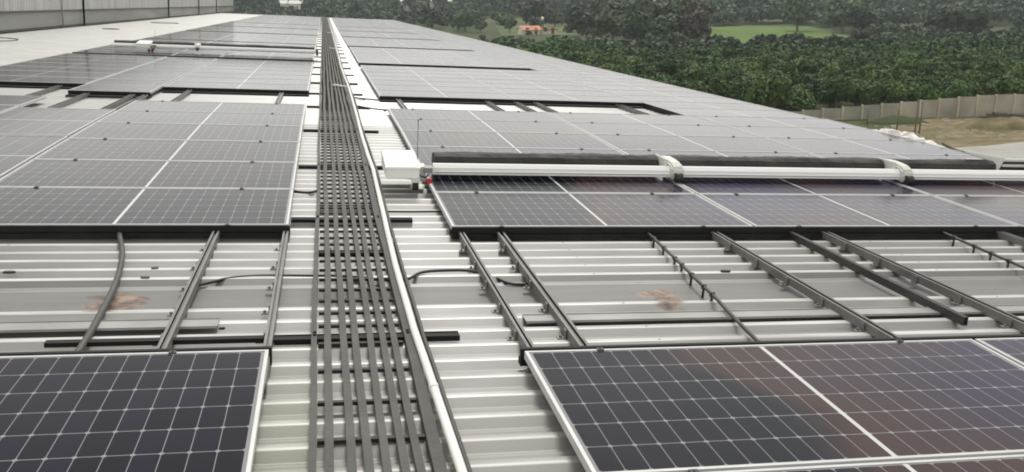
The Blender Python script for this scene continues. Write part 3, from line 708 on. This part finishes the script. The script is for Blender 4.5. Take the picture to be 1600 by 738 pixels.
for A, B in zip(rings, rings[1:]):
    for k in range(4): b.bm.faces.new((A[k], B[k], B[(k+1) % 4], A[(k+1) % 4]))
b.build('base_gutter_shade', M_DARK, nb)  # near-black strip painting the shadow line at the wall base
V = []; F = []; y = -55.0; cols = []
while y < WY1:
    for dy, dx in ((0, .05), (.14, .05), (.17, .085), (.27, .085), (.30, .05)):
        if y + dy <= WY1: cols.append((y + dy, dx))
    y += .333
for (yy, dx) in cols:
    z = zrow(yy)
    V += [(dx, yy, z + .66), (dx, yy, z + 3.1)]
for i in range(len(cols) - 1): F.append((2*i, 2*i + 2, 2*i + 3, 2*i + 1))
link('cladding', arr_mesh('cladding', V, F, M_CLAD), nb)
b = MB(); b.box(-14, .045, -55, WY1, 2.6, 2.9); b.box(-14, .04, WY1 - .3, WY1 + .02, -1.3, 2.6); b.build('roof', M_WALL, nb)
b = MB(); rings = []
for y in ysn:
    z = zrow(y); rings.append([b.bm.verts.new(p) for p in ((-.01, y, z + .60), (.11, y, z + .60), (.11, y, z + .655), (-.01, y, z + .68))])
for A, B in zip(rings, rings[1:]):
    for k in range(4): b.bm.faces.new((A[k], B[k], B[(k+1) % 4], A[(k+1) % 4]))
b.build('trim_shade_line', M_HOSE, nb)  # dark strip painting the shadow line beneath the cladding
b = MB(); b.box(-14, .0, -55.3, -54.7, -14, 2.6); b.box(-14, -.3, -55, WY1, -14, -.34); b.build('wall', M_WALL, nb)
for y, r_, m in ((-20.5, .03, M_STRIP), (-16.8, .045, M_DARK), (8.0, .05, M_DARK), (25.0, .05, M_HOSE), (39.5, .05, M_HOSE)):
    z = zrow(y); MB().tube([(.15, y + .5, z + 3.0), (.15, y + .1, z + 2.0), (.13, y, z + .9), (.12, y, z - .02)], r_, 8).build('downpipe', m, nb)

# ================================================================== the country around (world frame)
def hill(x, y):
    dx, dy = x - CAM.x, y - CAM.y; d = math.hypot(dx, dy)
    t = min(1, max(0, (d - 380)/1100)); s = t*t*(3 - 2*t)
    return GZ + s * (24 + 5*math.sin(x*.0051 + 1) * math.cos(y*.0043) + 3*math.sin(x*.013 - y*.009))
def ground_mat():
    m = mat('ground', (.09, .10, .05), rough=.95, spec=.1)
    nt = m.node_tree; L = nt.links; b = nt.nodes['Principled BSDF']
    tc = nt.nodes.new('ShaderNodeTexCoord')
    n1 = nt.nodes.new('ShaderNodeTexNoise'); n1.inputs['Scale'].default_value = .012; n1.inputs['Detail'].default_value = 8; L.new(tc.outputs['Object'], n1.inputs['Vector'])
    r = nt.nodes.new('ShaderNodeValToRGB'); cr = r.color_ramp
    cr.elements[0].position = .35; cr.elements[0].color = (.050, .065, .030, 1); cr.elements[1].position = .68; cr.elements[1].color = (.125, .125, .07, 1)
    e_ = cr.elements.new(.52); e_.color = (.075, .095, .042, 1)
    L.new(n1.outputs['Fac'], r.inputs[0]); L.new(r.outputs[0], b.inputs['Base Color']); return m
M_GROUND = ground_mat()
rad = [0, 40, 80, 120, 170, 230, 300, 380, 460, 560, 680, 820, 1000, 1250, 1500, 1900, 2600, 4000]
V = [(CAM.x, CAM.y, GZ)]; F = []; NA = 96
for r_ in rad[1:]:
    for k in range(NA):
        a = 2*math.pi*k/NA; x = CAM.x + r_*math.cos(a); y = CAM.y + r_*math.sin(a); V.append((x, y, hill(x, y)))
tri = [(0, 1 + k, 1 + (k+1) % NA) for k in range(NA)]
me = bpy.data.meshes.new('ground')
quads = []
for i in range(len(rad) - 2):
    o0 = 1 + i*NA; o1 = o0 + NA
    for k in range(NA): quads.append((o0 + k, o1 + k, o1 + (k+1) % NA, o0 + (k+1) % NA))
me.from_pydata(V, [], tri + quads); me.materials.append(M_GROUND); me.shade_smooth()
tag(link('ground', me), kind='structure')
def sheet(name, pts, m, dz, label=None):
    """an uneven patch of ground: polygon laid on the terrain"""
    bm = bmesh.new(); vs = [bm.verts.new((x, y, hill(x, y) + dz)) for x, y in pts]; bm.faces.new(vs)
    me = bpy.data.meshes.new(name); bm.to_mesh(me); bm.free(); me.materials.append(m)
    o = link(name, me); tag(o, kind='structure'); return o
M_SAND = mat('sand', (.23, .185, .115), rough=.95, spec=.1, noise=.5, nscale=.55, stretch=(.5, 1, 1), bump=.5, bscale=3)
nt = M_SAND.node_tree
for n in nt.nodes:
    if n.type == 'TEX_NOISE' : n.inputs['Detail'].default_value = 10; n.inputs['Roughness'].default_value = .68
    if n.type == 'VALTORGB':
        n.color_ramp.elements[0].color = (.065, .075, .03, 1); n.color_ramp.elements[1].color = (.31, .235, .155, 1)
M_ROAD = mat('concrete_road', (.33, .32, .29), rough=.85, noise=.15, nscale=.5)
M_FIELD = mat('field_grass', (.115, .17, .045), rough=.95, spec=.1, noise=.25, nscale=.05, stretch=(1, .3, 1))
M_FIELD2 = mat('pale_field', (.115, .145, .065), rough=.95, spec=.1, noise=.3, nscale=.03, stretch=(.3, 1, 1))
M_FIELD3 = mat('dull_field', (.075, .095, .045), rough=.95, spec=.1, noise=.3, nscale=.03)
sheet('yard', [(45, 60), (58, 56), (130, 60), (130, 92), (80, 91.2), (60.5, 92), (57, 84)], M_SAND, .02)
sheet('road', [(50, 71.5), (58.8, 72.5), (75, 77.0), (110, 84), (112, 66), (60, 58), (40, 58)], M_ROAD, .05)
sheet('field', [(84, 205), (147, 352), (183, 373), (189, 352), (160, 269), (150, 243), (112, 208)], M_FIELD, .05)
sheet('pasture', [(55, 300), (70, 398), (120, 396), (96, 312), (84, 300)], M_FIELD2, .05)
sheet('meadow', [(175, 268), (205, 330), (255, 330), (230, 262)], M_FIELD3, .05)

# --- fence
M_FENCE = mat('precast_concrete', (.36, .335, .27), rough=.85, noise=.3, nscale=.35)
M_POST = mat('precast_post', (.50, .45, .33), rough=.85, noise=.2, nscale=.5)
fp = [Vector((39.0, 92.5, GZ)), Vector((120.0, 90.3, GZ))]
fd = (fp[1] - fp[0]).normalized(); flen = (fp[1] - fp[0]).length
fence = thing('compound_wall', 'long beige precast concrete wall with posts in front of the orchard', 'wall', Matrix.Translation(fp[0]) @ Matrix.Rotation(math.atan2(fd.y, fd.x), 4, 'Z'))
sp = 2.35; n = int(flen/sp)
for i in range(n):
    h0 = max(.95, min(2.45, 1.0 + 1.25*(i - 3.8)/9))   # the ground is banked up against its left end
    b = MB()
    for k in range(4): b.box(i*sp + .10, (i+1)*sp - .10, -.03, .03, k*h0/4 + (.012 if k else -.3), (k+1)*h0/4)
    b.build('wall_panel', M_FENCE, fence)
    b = MB(); b.box(i*sp - .10, i*sp + .10, -.17, .07, -.3, h0 + .06, bevel=.015); b.build('post', M_POST, fence)
# --- yard clutter
def post(x, y, h, label):
    b = MB(); b.tube([(0, 0, -.2), (.03, 0, h*.5), (0, .02, h)], .065, 8, taper=[1.2, 1, .85]); o = b.build('bare_post', M_BARK)
    o.matrix_world = Matrix.Translation((x, y, GZ)); tag(o, label, 'post', 'bare posts in the sandy yard')
post(55.8, 87.5, 1.7, 'short bare post in the yard, leftmost beyond the white cloth'); post(56.7, 83.4, 2.2, 'bare post in the yard, middle one beyond the white cloth')
post(56.7, 80.3, 3.6, 'tallest bare post in the yard beyond the white cloth'); post(57.4, 80.6, 3.3, 'bare post close right of the tallest one in the yard')
M_TIMB = mat('dark_timber', (.12, .10, .08), rough=.9, noise=.4, nscale=1.5)
tb = thing('timber_pile', 'dark pile of poles against the compound wall at the right edge', 'timber pile', Matrix.Translation((75.5, 87.5, GZ)))
rr = random.Random(4)
for i in range(12):
    y = rr.uniform(-1.2, 1.5); z = .12 + .22*(i//4); dx = rr.uniform(-1, 1)
    MB().tube([(-4.2 + dx, y + rr.uniform(-.5, .5), z + (.35 if i > 9 else 0)), (0, y, z + .05), (5 + dx, y + rr.uniform(-.4, .4), z)], .13, 7, taper=[1, .9, .7]).build('pole', M_TIMB, tb)
def mound(x, y, rx, ry, h, label, m):
    bm = bmesh.new(); N = 22; rings = []; r_ = np.random.default_rng(int(x*7) % 1000)
    ph = r_.uniform(0, 6, 6)
    c = bm.verts.new((0, 0, h))
    for j in range(1, 8):
        t = j/7; ring = []
        for k in range(N):
            a = 2*math.pi*k/N; q = 1 + .15*math.sin(3*a + ph[0]) + .1*math.sin(5*a + ph[1])
            ring.append(bm.verts.new((math.cos(a)*rx*t*q, math.sin(a)*ry*t*q, h*(1 - t*t)*(1 + .12*r_.standard_normal()) - (.15 if j == 7 else 0))))
        rings.append(ring)
    for k in range(N): bm.faces.new((c, rings[0][k], rings[0][(k+1) % N]))
    for A, B in zip(rings, rings[1:]):
        for k in range(N): bm.faces.new((A[k], B[k], B[(k+1) % N], A[(k+1) % N]))
    for f in bm.faces: f.smooth = True
    q = MB(); q.bm.free(); q.bm = bm; o = q.build('earth_mound', m); o.matrix_world = Matrix.Translation((x, y, GZ)); tag(o, label, 'mound')
mound(70, 83.5, 8, 2.6, .9, 'long low sandy mound in the yard before the compound wall', M_SAND)
mound(60, 88.5, 4.0, 1.6, .7, 'small grassy mound at the left end of the yard', M_FIELD3)

# rubble: small stones strewn over the yard, nobody could count them
r_ = np.random.default_rng(12); V = []; F = []
for i in range(420):
    x, y = r_.uniform(56, 100), r_.uniform(76, 91); s_ = r_.uniform(.06, .32)*(.5 + r_.random()); k0 = len(V)
    for dx, dy, dz in ((-1, -.8, -.4), (1, -.9, -.4), (.9, 1, -.4), (-.9, .8, -.4), (-.5, -.4, .5), (.6, -.5, .6), (.5, .5, .45), (-.5, .6, .55)):
        V.append((x + dx*s_*(.8 + .4*r_.random()), y + dy*s_*(.8 + .4*r_.random()), GZ + .02 + dz*s_*.7))
    for f in ((4, 5, 6, 7), (0, 1, 5, 4), (1, 2, 6, 5), (2, 3, 7, 6), (3, 0, 4, 7)): F.append([k0 + t for t in f])
tag(link('rubble', arr_mesh('rubble', V, F, mat('rubble_stone', (.27, .23, .17), rough=.95, noise=.4, nscale=.4))), 'small stones strewn over the sandy yard', 'rubble', kind='stuff')
# --- leaf clouds
def leaf_cloud(n, lobes, size, seed):
    """n leaf clumps over several lobes [(cx,cy,cz,rx,ry,rz)] -> verts, quads, tone"""
    r_ = np.random.default_rng(seed)
    lob = np.array(lobes, float); wts = lob[:, 3]*lob[:, 5]; wts /= wts.sum()
    idx = r_.choice(len(lob), n, p=wts)
    d = r_.standard_normal((n, 3)); d /= np.linalg.norm(d, axis=1)[:, None]
    d[:, 2] = np.where(d[:, 2] < -.8, -d[:, 2], d[:, 2])
    rad_ = .72 + .36*r_.random(n)**.8
    c = lob[idx, :3] + d*lob[idx, 3:6]*rad_[:, None]
    nrm = d + .5*r_.standard_normal((n, 3)); nrm[:, 2] += .35; nrm /= np.linalg.norm(nrm, axis=1)[:, None]
    t = np.cross(nrm, r_.standard_normal((n, 3))); t /= np.linalg.norm(t, axis=1)[:, None] + 1e-9
    s = np.cross(nrm, t)
    a = size*(.55 + .8*r_.random(n))[:, None]; b = a*(.55 + .5*r_.random(n))[:, None]
    V = np.stack([c - t*a, c - s*b + nrm*a*.18, c + t*a, c + s*b - nrm*a*.1], 1).reshape(-1, 3)
    F = np.arange(4*n).reshape(n, 4)
    lobtone = r_.uniform(.1, .6, len(lob))[idx]
    tone = np.clip(lobtone + .45*r_.random(n) - .05, 0, 1)
    return V, F, tone
def lobes_for(rx, rz, zc, n, seed, flat=.62):
    r_ = random.Random(seed); out = [(0, 0, zc, rx*.72, rx*.72, rz*.78)]
    for i in range(n):
        a = 2*math.pi*(i + r_.random()*.6)/n; q = r_.uniform(.35, .68)
        s = r_.uniform(.34, .56)
        out.append((math.cos(a)*rx*q, math.sin(a)*rx*q, zc + rz*r_.uniform(-.35, .55), rx*s, rx*s*r_.uniform(.85, 1.15), rz*s))
    return out
def trunk_mesh(h, r_, seed, limbs=4):
    q = random.Random(seed); b = MB()
    b.tube([(0, 0, -.4), (q.uniform(-.1, .1), q.uniform(-.1, .1), h*.5), (q.uniform(-.25, .25), q.uniform(-.25, .25), h)], r_, 7, taper=[1.25, .9, .6])
    for i in range(limbs):
        a = 2*math.pi*(i + q.random())/limbs; L_ = h*q.uniform(.45, .7)
        b.tube([(0, 0, h*.55), (math.cos(a)*L_*.5, math.sin(a)*L_*.5, h*.9), (math.cos(a)*L_, math.sin(a)*L_, h*1.25)], r_*.55, 5, taper=[1, .75, .35])
    me = bpy.data.meshes.new('trunk'); b.bm.to_mesh(me); b.bm.free(); me.materials.append(M_BARK); return me
ORCH = []
for s in range(7):
    V, F, T = leaf_cloud(1250, lobes_for(2.15, 1.75, 2.25, 7, 40 + s), .19, 70 + s)
    ORCH.append((arr_mesh('crown', V, F, M_LEAF, T), trunk_mesh(1.5, .13, s)))
ORCH_LO = []
for s in range(6):
    ORCH_LO.append(leaf_cloud(300, lobes_for(2.3, 1.6, 2.3, 6, 90 + s), .36, 170 + s))
def inside(x, y, poly):
    c = False; n = len(poly)
    for i in range(n):
        x0, y0 = poly[i]; x1, y1 = poly[(i+1) % n]
        if (y0 > y) != (y1 > y) and x < (x1 - x0)*(y - y0)/(y1 - y0) + x0: c = not c
    return c
orch_poly = [(18, 96), (38, 95.5), (125, 93.5), (175, 112), (168, 172), (121, 179), (99, 174), (69, 165), (63, 154), (54, 175), (51, 208), (37, 203), (20, 150)]
spots = []
q = random.Random(21); row = 0
y = 97.0
while y < 300:
    x = 18 + (row % 2)*1.95
    while x < 235:
        if inside(x, y, orch_poly):
            X, Y = x + q.uniform(-.55, .55), y + q.uniform(-.5, .5)
            spots.append((X, Y))
        x += 3.9
    y += 3.75; row += 1
vis = []
for X, Y in spots:
    p = project(Vector((X, Y, GZ + 3)))
    if p and -30 < p[0] < 1660 and p[1] > -10: 
        # hidden behind the roof edge?
        d = Vector((X, Y, GZ + 4.2)) - CAM
        loc = ROOF.inverted() @ d; 
        t_ = (RX1 + .9 - (ROOF.inverted() @ CAM).x)/loc.x if loc.x > 0 else 9
        h_ = (ROOF.inverted() @ CAM).z + loc.z*t_; yy = (ROOF.inverted() @ CAM).y + loc.y*t_
        if yy < RY1 and h_ < zr(yy) - .2 and t_ < 1: continue
        vis.append((p[2], X, Y))
vis.sort()
N_ORCH = 290
def compass(i): return i
side_words = ['near the left end of the compound wall', 'behind the middle of the compound wall', 'behind the right end of the compound wall']
for i, (d, X, Y) in enumerate(vis[:N_ORCH]):
    cm, tm = ORCH[q.randrange(len(ORCH))]; s = q.uniform(.82, 1.18)
    row_n = int((Y - 96)/3.75)
    p = project(Vector((X, Y, GZ + 2)))
    where = 'at the left' if p[0] < 1200 else ('in the middle' if p[0] < 1400 else 'at the right end')
    rown = ['front row', 'second row', 'third row', 'fourth row', 'fifth row', 'sixth row', 'seventh row'][row_n] if row_n < 7 else 'middle rows'
    lab = f'leafy orchard tree {where} of the orchard, {rown} behind the compound wall'
    root = thing('orchard_tree', lab, 'tree', Matrix.Translation((X, Y, GZ)) @ Matrix.Rotation(q.uniform(0, 6.28), 4, 'Z') @ Matrix.Diagonal((s, s, s*q.uniform(.85, 1.15), 1)), f'orchard trees {where}, {rown}')
    link('crown', cm, root); link('trunk', tm, root)
def scatter_mesh(name, places, protos, m):
    Vs, Fs, Ts, off = [], [], [], 0; r_ = np.random.default_rng(8)
    for (x, y, z, s, sz) in places:
        V, F, T = protos[r_.integers(len(protos))]; a = r_.uniform(0, 6.28); c, sn = math.cos(a), math.sin(a)
        W = np.empty_like(V); W[:, 0] = (V[:, 0]*c - V[:, 1]*sn)*s + x; W[:, 1] = (V[:, 0]*sn + V[:, 1]*c)*s + y; W[:, 2] = V[:, 2]*sz + z
        Vs.append(W); Fs.append(F + off); Ts.append(np.clip(T*r_.uniform(.55, 1.3) + r_.uniform(-.1, .12), 0, 1)); off += len(V)
    return arr_mesh(name, np.concatenate(Vs), np.concatenate(Fs), m, np.concatenate(Ts))
far_orch = [(X, Y, GZ, q.uniform(.8, 1.2), q.uniform(.75, 1.2)) for d, X, Y in vis[N_ORCH:]]
tag(link('orchard_foliage', scatter_mesh('orchard_foliage', far_orch, ORCH_LO, M_LEAF)), 'dense far rows of the green orchard beyond the compound wall', 'orchard', kind='stuff')

# --- single trees one can tell apart
def tree(x, y, rx, h, label, m, seed, n=900, size=None, group=None):
    z = hill(x, y)
    root = thing('broadleaf_tree', label, 'tree', Matrix.Translation((x, y, z)), group)
    rz = h*.46; zc = h - rz*1.0
    V, F, T = leaf_cloud(n, lobes_for(rx, rz, zc, 8, seed), size or rx*.14, seed + 5)
    link('crown', arr_mesh('crown', V, F, m, T), root)
    link('trunk', trunk_mesh(max(1.5, zc*.75), .1 + rx*.05, seed), root)
tree(183.5, 250, 8.4, 9.5, 'big spreading dark tree alone at the far right above the orchard', M_LEAFD, 301, 1300)
tree(77, 349, 6.0, 11, 'round dark tree standing right behind the orange house', M_LEAFD, 302)
tree(172.5, 296, 6.5, 11, 'grey-green tall tree at the right end of the bright field', M_LEAFB, 303)
tree(164, 312, 6.0, 12, 'tall tree left of the grey-green one by the bright field', M_LEAFB, 304)
tree(182, 300, 5.0, 9, 'smaller rounded tree right of the bright field', M_LEAFB, 305)
tree(39.5, 362, 4.2, 8, 'small dark tree beyond the far end of the roof', M_LEAFD, 306)
tree(47.5, 330, 3.6, 7, 'round olive shrub tree beyond the far right roof corner', M_LEAFB, 307)
clump = [(86, 322, 5, 10, M_LEAFD, 'dark tree at the left end of the tall tree clump'), (80.5, 262, 5, 9, M_LEAFB, 'front left tree of the tall tree clump behind the orchard'), (90, 300, 5.5, 12, M_LEAFB, 'back tree in the left half of the tall clump'),
         (83, 246, 4.6, 9, M_LEAFB, 'front middle tree of the tall tree clump'), (97, 285, 6, 13, M_LEAFB, 'tallest back tree in the middle of the tall clump'), (86, 236, 4.2, 8.5, M_LEAFB, 'low leafy tree at the foot of the tall clump'),
         (93, 251, 5, 11, M_LEAFB, 'broad tree in the right half of the tall clump'), (94, 233, 4.2, 9.5, M_LEAFR, 'reddish brown tree at the right end of the tall clump'), (99.5, 245, 4, 11, M_LEAFR, 'dull reddish tree behind the brown one at the field edge'),
         (78, 285, 4.6, 9, M_LEAFD, 'dark-leaved tree in the left half of the tall clump'), (101, 262, 4.5, 13, M_LEAFB, 'tall slim tree right of the tallest one in the clump')]
for i, (x, y, r_, h, m, l) in enumerate(clump): tree(x, y, r_, h, l, m, 330 + i, 850, group='tall trees in the clump behind the orchard')
hedge = [(80 + 6.6*i + q.uniform(-2, 2), 190 + 3.0*i + q.uniform(-3, 3)) for i in range(9)]
for i, (x, y) in enumerate(hedge): tree(x, y, q.uniform(2.2, 3.4), q.uniform(3.2, 5), 'dark bushy tree in the ragged line below the bright green field', M_LEAFD, 360 + i, 330, .5, group='bushy trees below the bright field')
pas = [(61, 318), (66, 352), (73, 330), (52, 325), (58, 372), (90, 372), (102, 350), (96, 384), (47, 345), (70, 386)]
for i, (x, y) in enumerate(pas): tree(x, y, q.uniform(2.4, 4), q.uniform(4, 6.5), 'small scattered tree on the pale pasture near the orange house', M_LEAFB, 380 + i, 330, .6, group='small trees on the pale pasture')

# --- far forest on the hills
FOR = [leaf_cloud(70, lobes_for(4.2, 3.2, 5.0, 5, 500 + s), 1.15, 520 + s) for s in range(8)]
clear = [[(84, 200), (92, 228), (147, 352), (187, 375), (192, 350), (168, 262), (150, 240), (112, 205)], [(50, 290), (60, 410), (125, 405), (98, 300)], [(175, 262), (205, 330), (255, 330), (230, 262)], orch_poly]
fars = [(-31.5, 620, 8, 2), (-22, 616, 10, 2), (44, 622, 9, 3), (64, 618, 7, 3), (75, 614, 6, 3), (191, 589, 8, 2), (203, 587, 10, 2), (298, 460, 10, 0), (312, 468, 6, 0)]
far_gaps = [(math.atan2(x + L_*.5 - CAM.x, y - CAM.y), math.hypot(x - CAM.x, y - CAM.y), (L_*.62)/math.hypot(x, y)) for x, y, L_, h_ in fars]
pl = []
q2 = random.Random(77)
for i in range(24000):
    a = R(q2.uniform(-14, 46)); d = math.sqrt(q2.uniform(175**2, 1150**2))
    keep = .95
    x = CAM.x + d*math.sin(a); y = CAM.y + d*math.cos(a)
    if any(inside(x, y, c) for c in clear): continue
    # open, scrubby ground behind the end of the roof, woods farther out
    n_ = math.sin(x*.021 + 1.3)*math.sin(y*.017 + .4) + .5*math.sin(x*.047 + y*.031)
    open_ = (a < R(14) and d < 520)
    if n_ < ((-.9 if d < 300 else -.1) if open_ else -.62) : continue
    if any(abs(a - fa) < fw and fd_ - 130 < d < fd_ + 14 for fa, fd_, fw in far_gaps): continue
    if q2.random() > keep*(.5 if open_ else 1) * (.9 if d > 600 else .95): continue
    s = q2.uniform(.7, 1.25)*(.7 if open_ else 1)*(.42 if d < 345 else (.8 if d < 430 else 1)); pl.append((x, y, hill(x, y) - .4, s, s*q2.uniform(.8, 1.35)))
tag(link('far_forest', scatter_mesh('far_forest', pl, FOR, M_LEAFF)), 'hazy dark forest covering the hills behind the orchard', 'forest', kind='stuff')

# --- houses far off
M_OR = mat('orange_wall', (.55, .24, .15), rough=.8, noise=.15, nscale=.3); M_CR = mat('cream_wall', (.70, .66, .56), rough=.8, noise=.1, nscale=.3)
M_TILE = mat('red_tile', (.24, .065, .04), rough=.85, noise=.2, nscale=.5); M_GL = mat('window_dark', (.03, .035, .04), rough=.2)
def house(x, y, rz, L_, W_, H_, label, wallm, roofm, name='farm_house', gable=True, wing=True):
    root = thing(name, label, 'house', Matrix.Translation((x, y, hill(x, y))) @ Matrix.Rotation(rz, 4, 'Z'))
    b = MB(); b.box(0, L_, 0, W_, -.5, H_)
    if gable: b.prism([(-.001, H_ + .001), (W_ + .001, H_ + .001), (W_/2, H_ + W_*.26)], 'X', .01, L_ - .01)
    b.build('wall', wallm, root)
    b = MB()
    if gable:
        for s_, y0 in ((-1, 0), (1, W_)):
            b.prism([(y0 + s_*.5, H_ - .12), (y0 + s_*.5, H_ + .05), (W_/2, H_ + W_*.26 + .22), (W_/2, H_ + W_*.26 + .04)], 'X', -.4, L_ + .4)
    else: b.box(-.3, L_ + .3, -.3, W_ + .3, H_ + .002, H_ + .25)
    b.build('roof', roofm, root)
    n_ = max(2, int(L_/3.2))
    for i in range(n_):
        xx = (i + .5)*L_/n_
        if i == n_//2: b = MB(); b.box(xx - .5, xx + .5, -.06, -.003, 0, 2.1); b.build('door', M_TILE, root)
        else: b = MB(); b.box(xx - .6, xx + .6, -.05, -.003, 1.0, 2.2); b.build('window', M_GL, root)
    return root
house(62.6, 303, R(9), 6.2, 4.4, 1.5, 'small low farm house with salmon orange roof seen over the right roof edge', M_CR, M_OR)
house(69.4, 305, R(9), 5.2, 4, 1.4, 'low cream annex at the right of the orange house', M_CR, M_TILE, gable=False)
b = MB(); b.box(0, .9, 0, .9, -.5, 2.6); o = b.build('cream_pillar', M_CR); o.matrix_world = Matrix.Translation((61.3, 302.4, GZ)); tag(o, 'cream gate pillar at the left corner of the orange house', 'pillar')
tk = thing('water_tank', 'small round white water tank on a stand behind the orange house', 'water tank', Matrix.Translation((71.4, 313, GZ)))
MB().tube([(0, 0, 4.4), (0, 0, 5.3), (0, 0, 5.5)], .5, 14, taper=[1, 1, .5]).build('tank', M_WHITE, tk)
b = MB()
for sx_ in (-.4, .4):
    for sy_ in (-.4, .4): b.box(sx_ - .08, sx_ + .08, sy_ - .08, sy_ + .08, -.4, 4.4)
b.build('stand', M_RAIL, tk)
names_ = ['long white shed far left of the walkway end', 'pale far shed beside the long white one', 'small white house far behind the end of the roof', 'white house on the far wooded slope behind the roof corner', 'tall pale house on the far slope right of the roof corner', 'white shed roof on the far slope above the tree clump', 'long white shed right of the other above the tree clump', 'low pale shed at the top edge of the dull field', 'short pale shed next to the one above the dull field']
M_FW = mat('far_white', (.66, .66, .63), rough=.7)
for (x, y, L_, h_), l in zip(fars, names_): house(x, y, R(-8), L_, 7, h_ + 1.5, l, M_FW, M_FW, name='far_house', gable=True)

# ------------------------------------------------------------------ air
hz = MB(); hz.box(-900, 1300, -150, 2300, GZ - 3.0, 32)
HM = bpy.data.materials.new('haze'); HM.use_nodes = True; nt = HM.node_tree; nt.nodes.clear()
out = nt.nodes.new('ShaderNodeOutputMaterial'); pv = nt.nodes.new('ShaderNodeVolumePrincipled')
pv.inputs['Color'].default_value = (.84, .92, .96, 1); pv.inputs['Density'].default_value = .00022; pv.inputs['Anisotropy'].default_value = .3
nt.links.new(pv.outputs[0], out.inputs['Volume'])
tag(hz.build('haze', HM), 'thin pale haze in the air over the valley', 'haze', kind='stuff')

# ------------------------------------------------------------------ light: bright overcast
SUN_EL, SUN_AZ = 52, 12        # ahead of the camera, a little to the right
wd = bpy.data.worlds.new('World'); scene.world = wd; wd.use_nodes = True
nt = wd.node_tree; bg = nt.nodes['Background']
sky = nt.nodes.new('ShaderNodeTexSky'); sky.sky_type = 'NISHITA'; sky.sun_disc = False
sky.sun_elevation = R(SUN_EL); sky.sun_rotation = R(SUN_AZ); sky.dust_density = 4.0; sky.air_density = 1.0
hs = nt.nodes.new('ShaderNodeHueSaturation'); hs.inputs['Saturation'].default_value = .12; nt.links.new(sky.outputs[0], hs.inputs['Color'])
tcw = nt.nodes.new('ShaderNodeTexCoord')
cn = nt.nodes.new('ShaderNodeTexNoise'); cn.inputs['Scale'].default_value = 2.2; cn.inputs['Detail'].default_value = 5
mpw = nt.nodes.new('ShaderNodeMapping'); mpw.inputs['Scale'].default_value = (1, 1, 2.5); nt.links.new(tcw.outputs['Generated'], mpw.inputs[0]); nt.links.new(mpw.outputs[0], cn.inputs['Vector'])
rp = nt.nodes.new('ShaderNodeValToRGB'); rp.color_ramp.elements[0].position = .35; rp.color_ramp.elements[1].position = .7
rp.color_ramp.elements[0].color = (10.5, 10.45, 9.95, 1); rp.color_ramp.elements[1].color = (13.5, 13.4, 12.7, 1)
nt.links.new(cn.outputs['Fac'], rp.inputs[0])
mxw = nt.nodes.new('ShaderNodeMix'); mxw.data_type = 'RGBA'; mxw.inputs['Factor'].default_value = .8
# the bright low haze of an overcast day: brighter towards the horizon, duller overhead
sxw = nt.nodes.new('ShaderNodeSeparateXYZ'); nt.links.new(tcw.outputs['Generated'], sxw.inputs[0])
hr = nt.nodes.new('ShaderNodeMapRange'); hr.inputs[1].default_value = .02; hr.inputs[2].default_value = .50; hr.inputs[3].default_value = 1.32; hr.inputs[4].default_value = .80
nt.links.new(sxw.outputs[2], hr.inputs[0])
vm = nt.nodes.new('ShaderNodeVectorMath'); vm.operation = 'SCALE'; nt.links.new(rp.outputs[0], vm.inputs[0]); nt.links.new(hr.outputs[0], vm.inputs['Scale'])
nt.links.new(hs.outputs[0], mxw.inputs['A']); nt.links.new(vm.outputs[0], mxw.inputs['B'])
nt.links.new(mxw.outputs['Result'], bg.inputs['Color']); bg.inputs['Strength'].default_value = .082
sl = bpy.data.lights.new('sun', 'SUN'); sl.energy = 1.6; sl.angle = R(14); sl.color = (1, .965, .91)
so = bpy.data.objects.new('sun', sl); COL.objects.link(so)
az, el = R(SUN_AZ), R(SUN_EL)
dirv = Vector((math.sin(az)*math.cos(el), math.cos(az)*math.cos(el), math.sin(el)))
so.rotation_euler = dirv.to_track_quat('Z', 'Y').to_euler(); so.location = (0, 0, 60)

# ------------------------------------------------------------------ camera
cd = bpy.data.cameras.new('camera'); co = bpy.data.objects.new('camera', cd); COL.objects.link(co)
co.matrix_world = Matrix.Translation(CAM) @ MCAM.to_4x4()
cd.sensor_width = 36; cd.sensor_fit = 'HORIZONTAL'; cd.lens = 36*1467.34/1600; cd.clip_start = .05; cd.clip_end = 6000
scene.camera = co
vs = scene.view_settings; vs.view_transform = 'Standard'; vs.look = 'None'; vs.exposure = 0.35; vs.gamma = 1; vs.use_curve_mapping = False
scene.cycles.use_denoising = True; scene.cycles.filter_width = 1.9
scene.cycles.max_bounces = 6; scene.cycles.volume_bounces = 0

for o in scene.objects:
    if 'label' in o and not 4 <= len(o['label'].replace('-', ' ').split()) <= 16: print('LONG', o['label'])
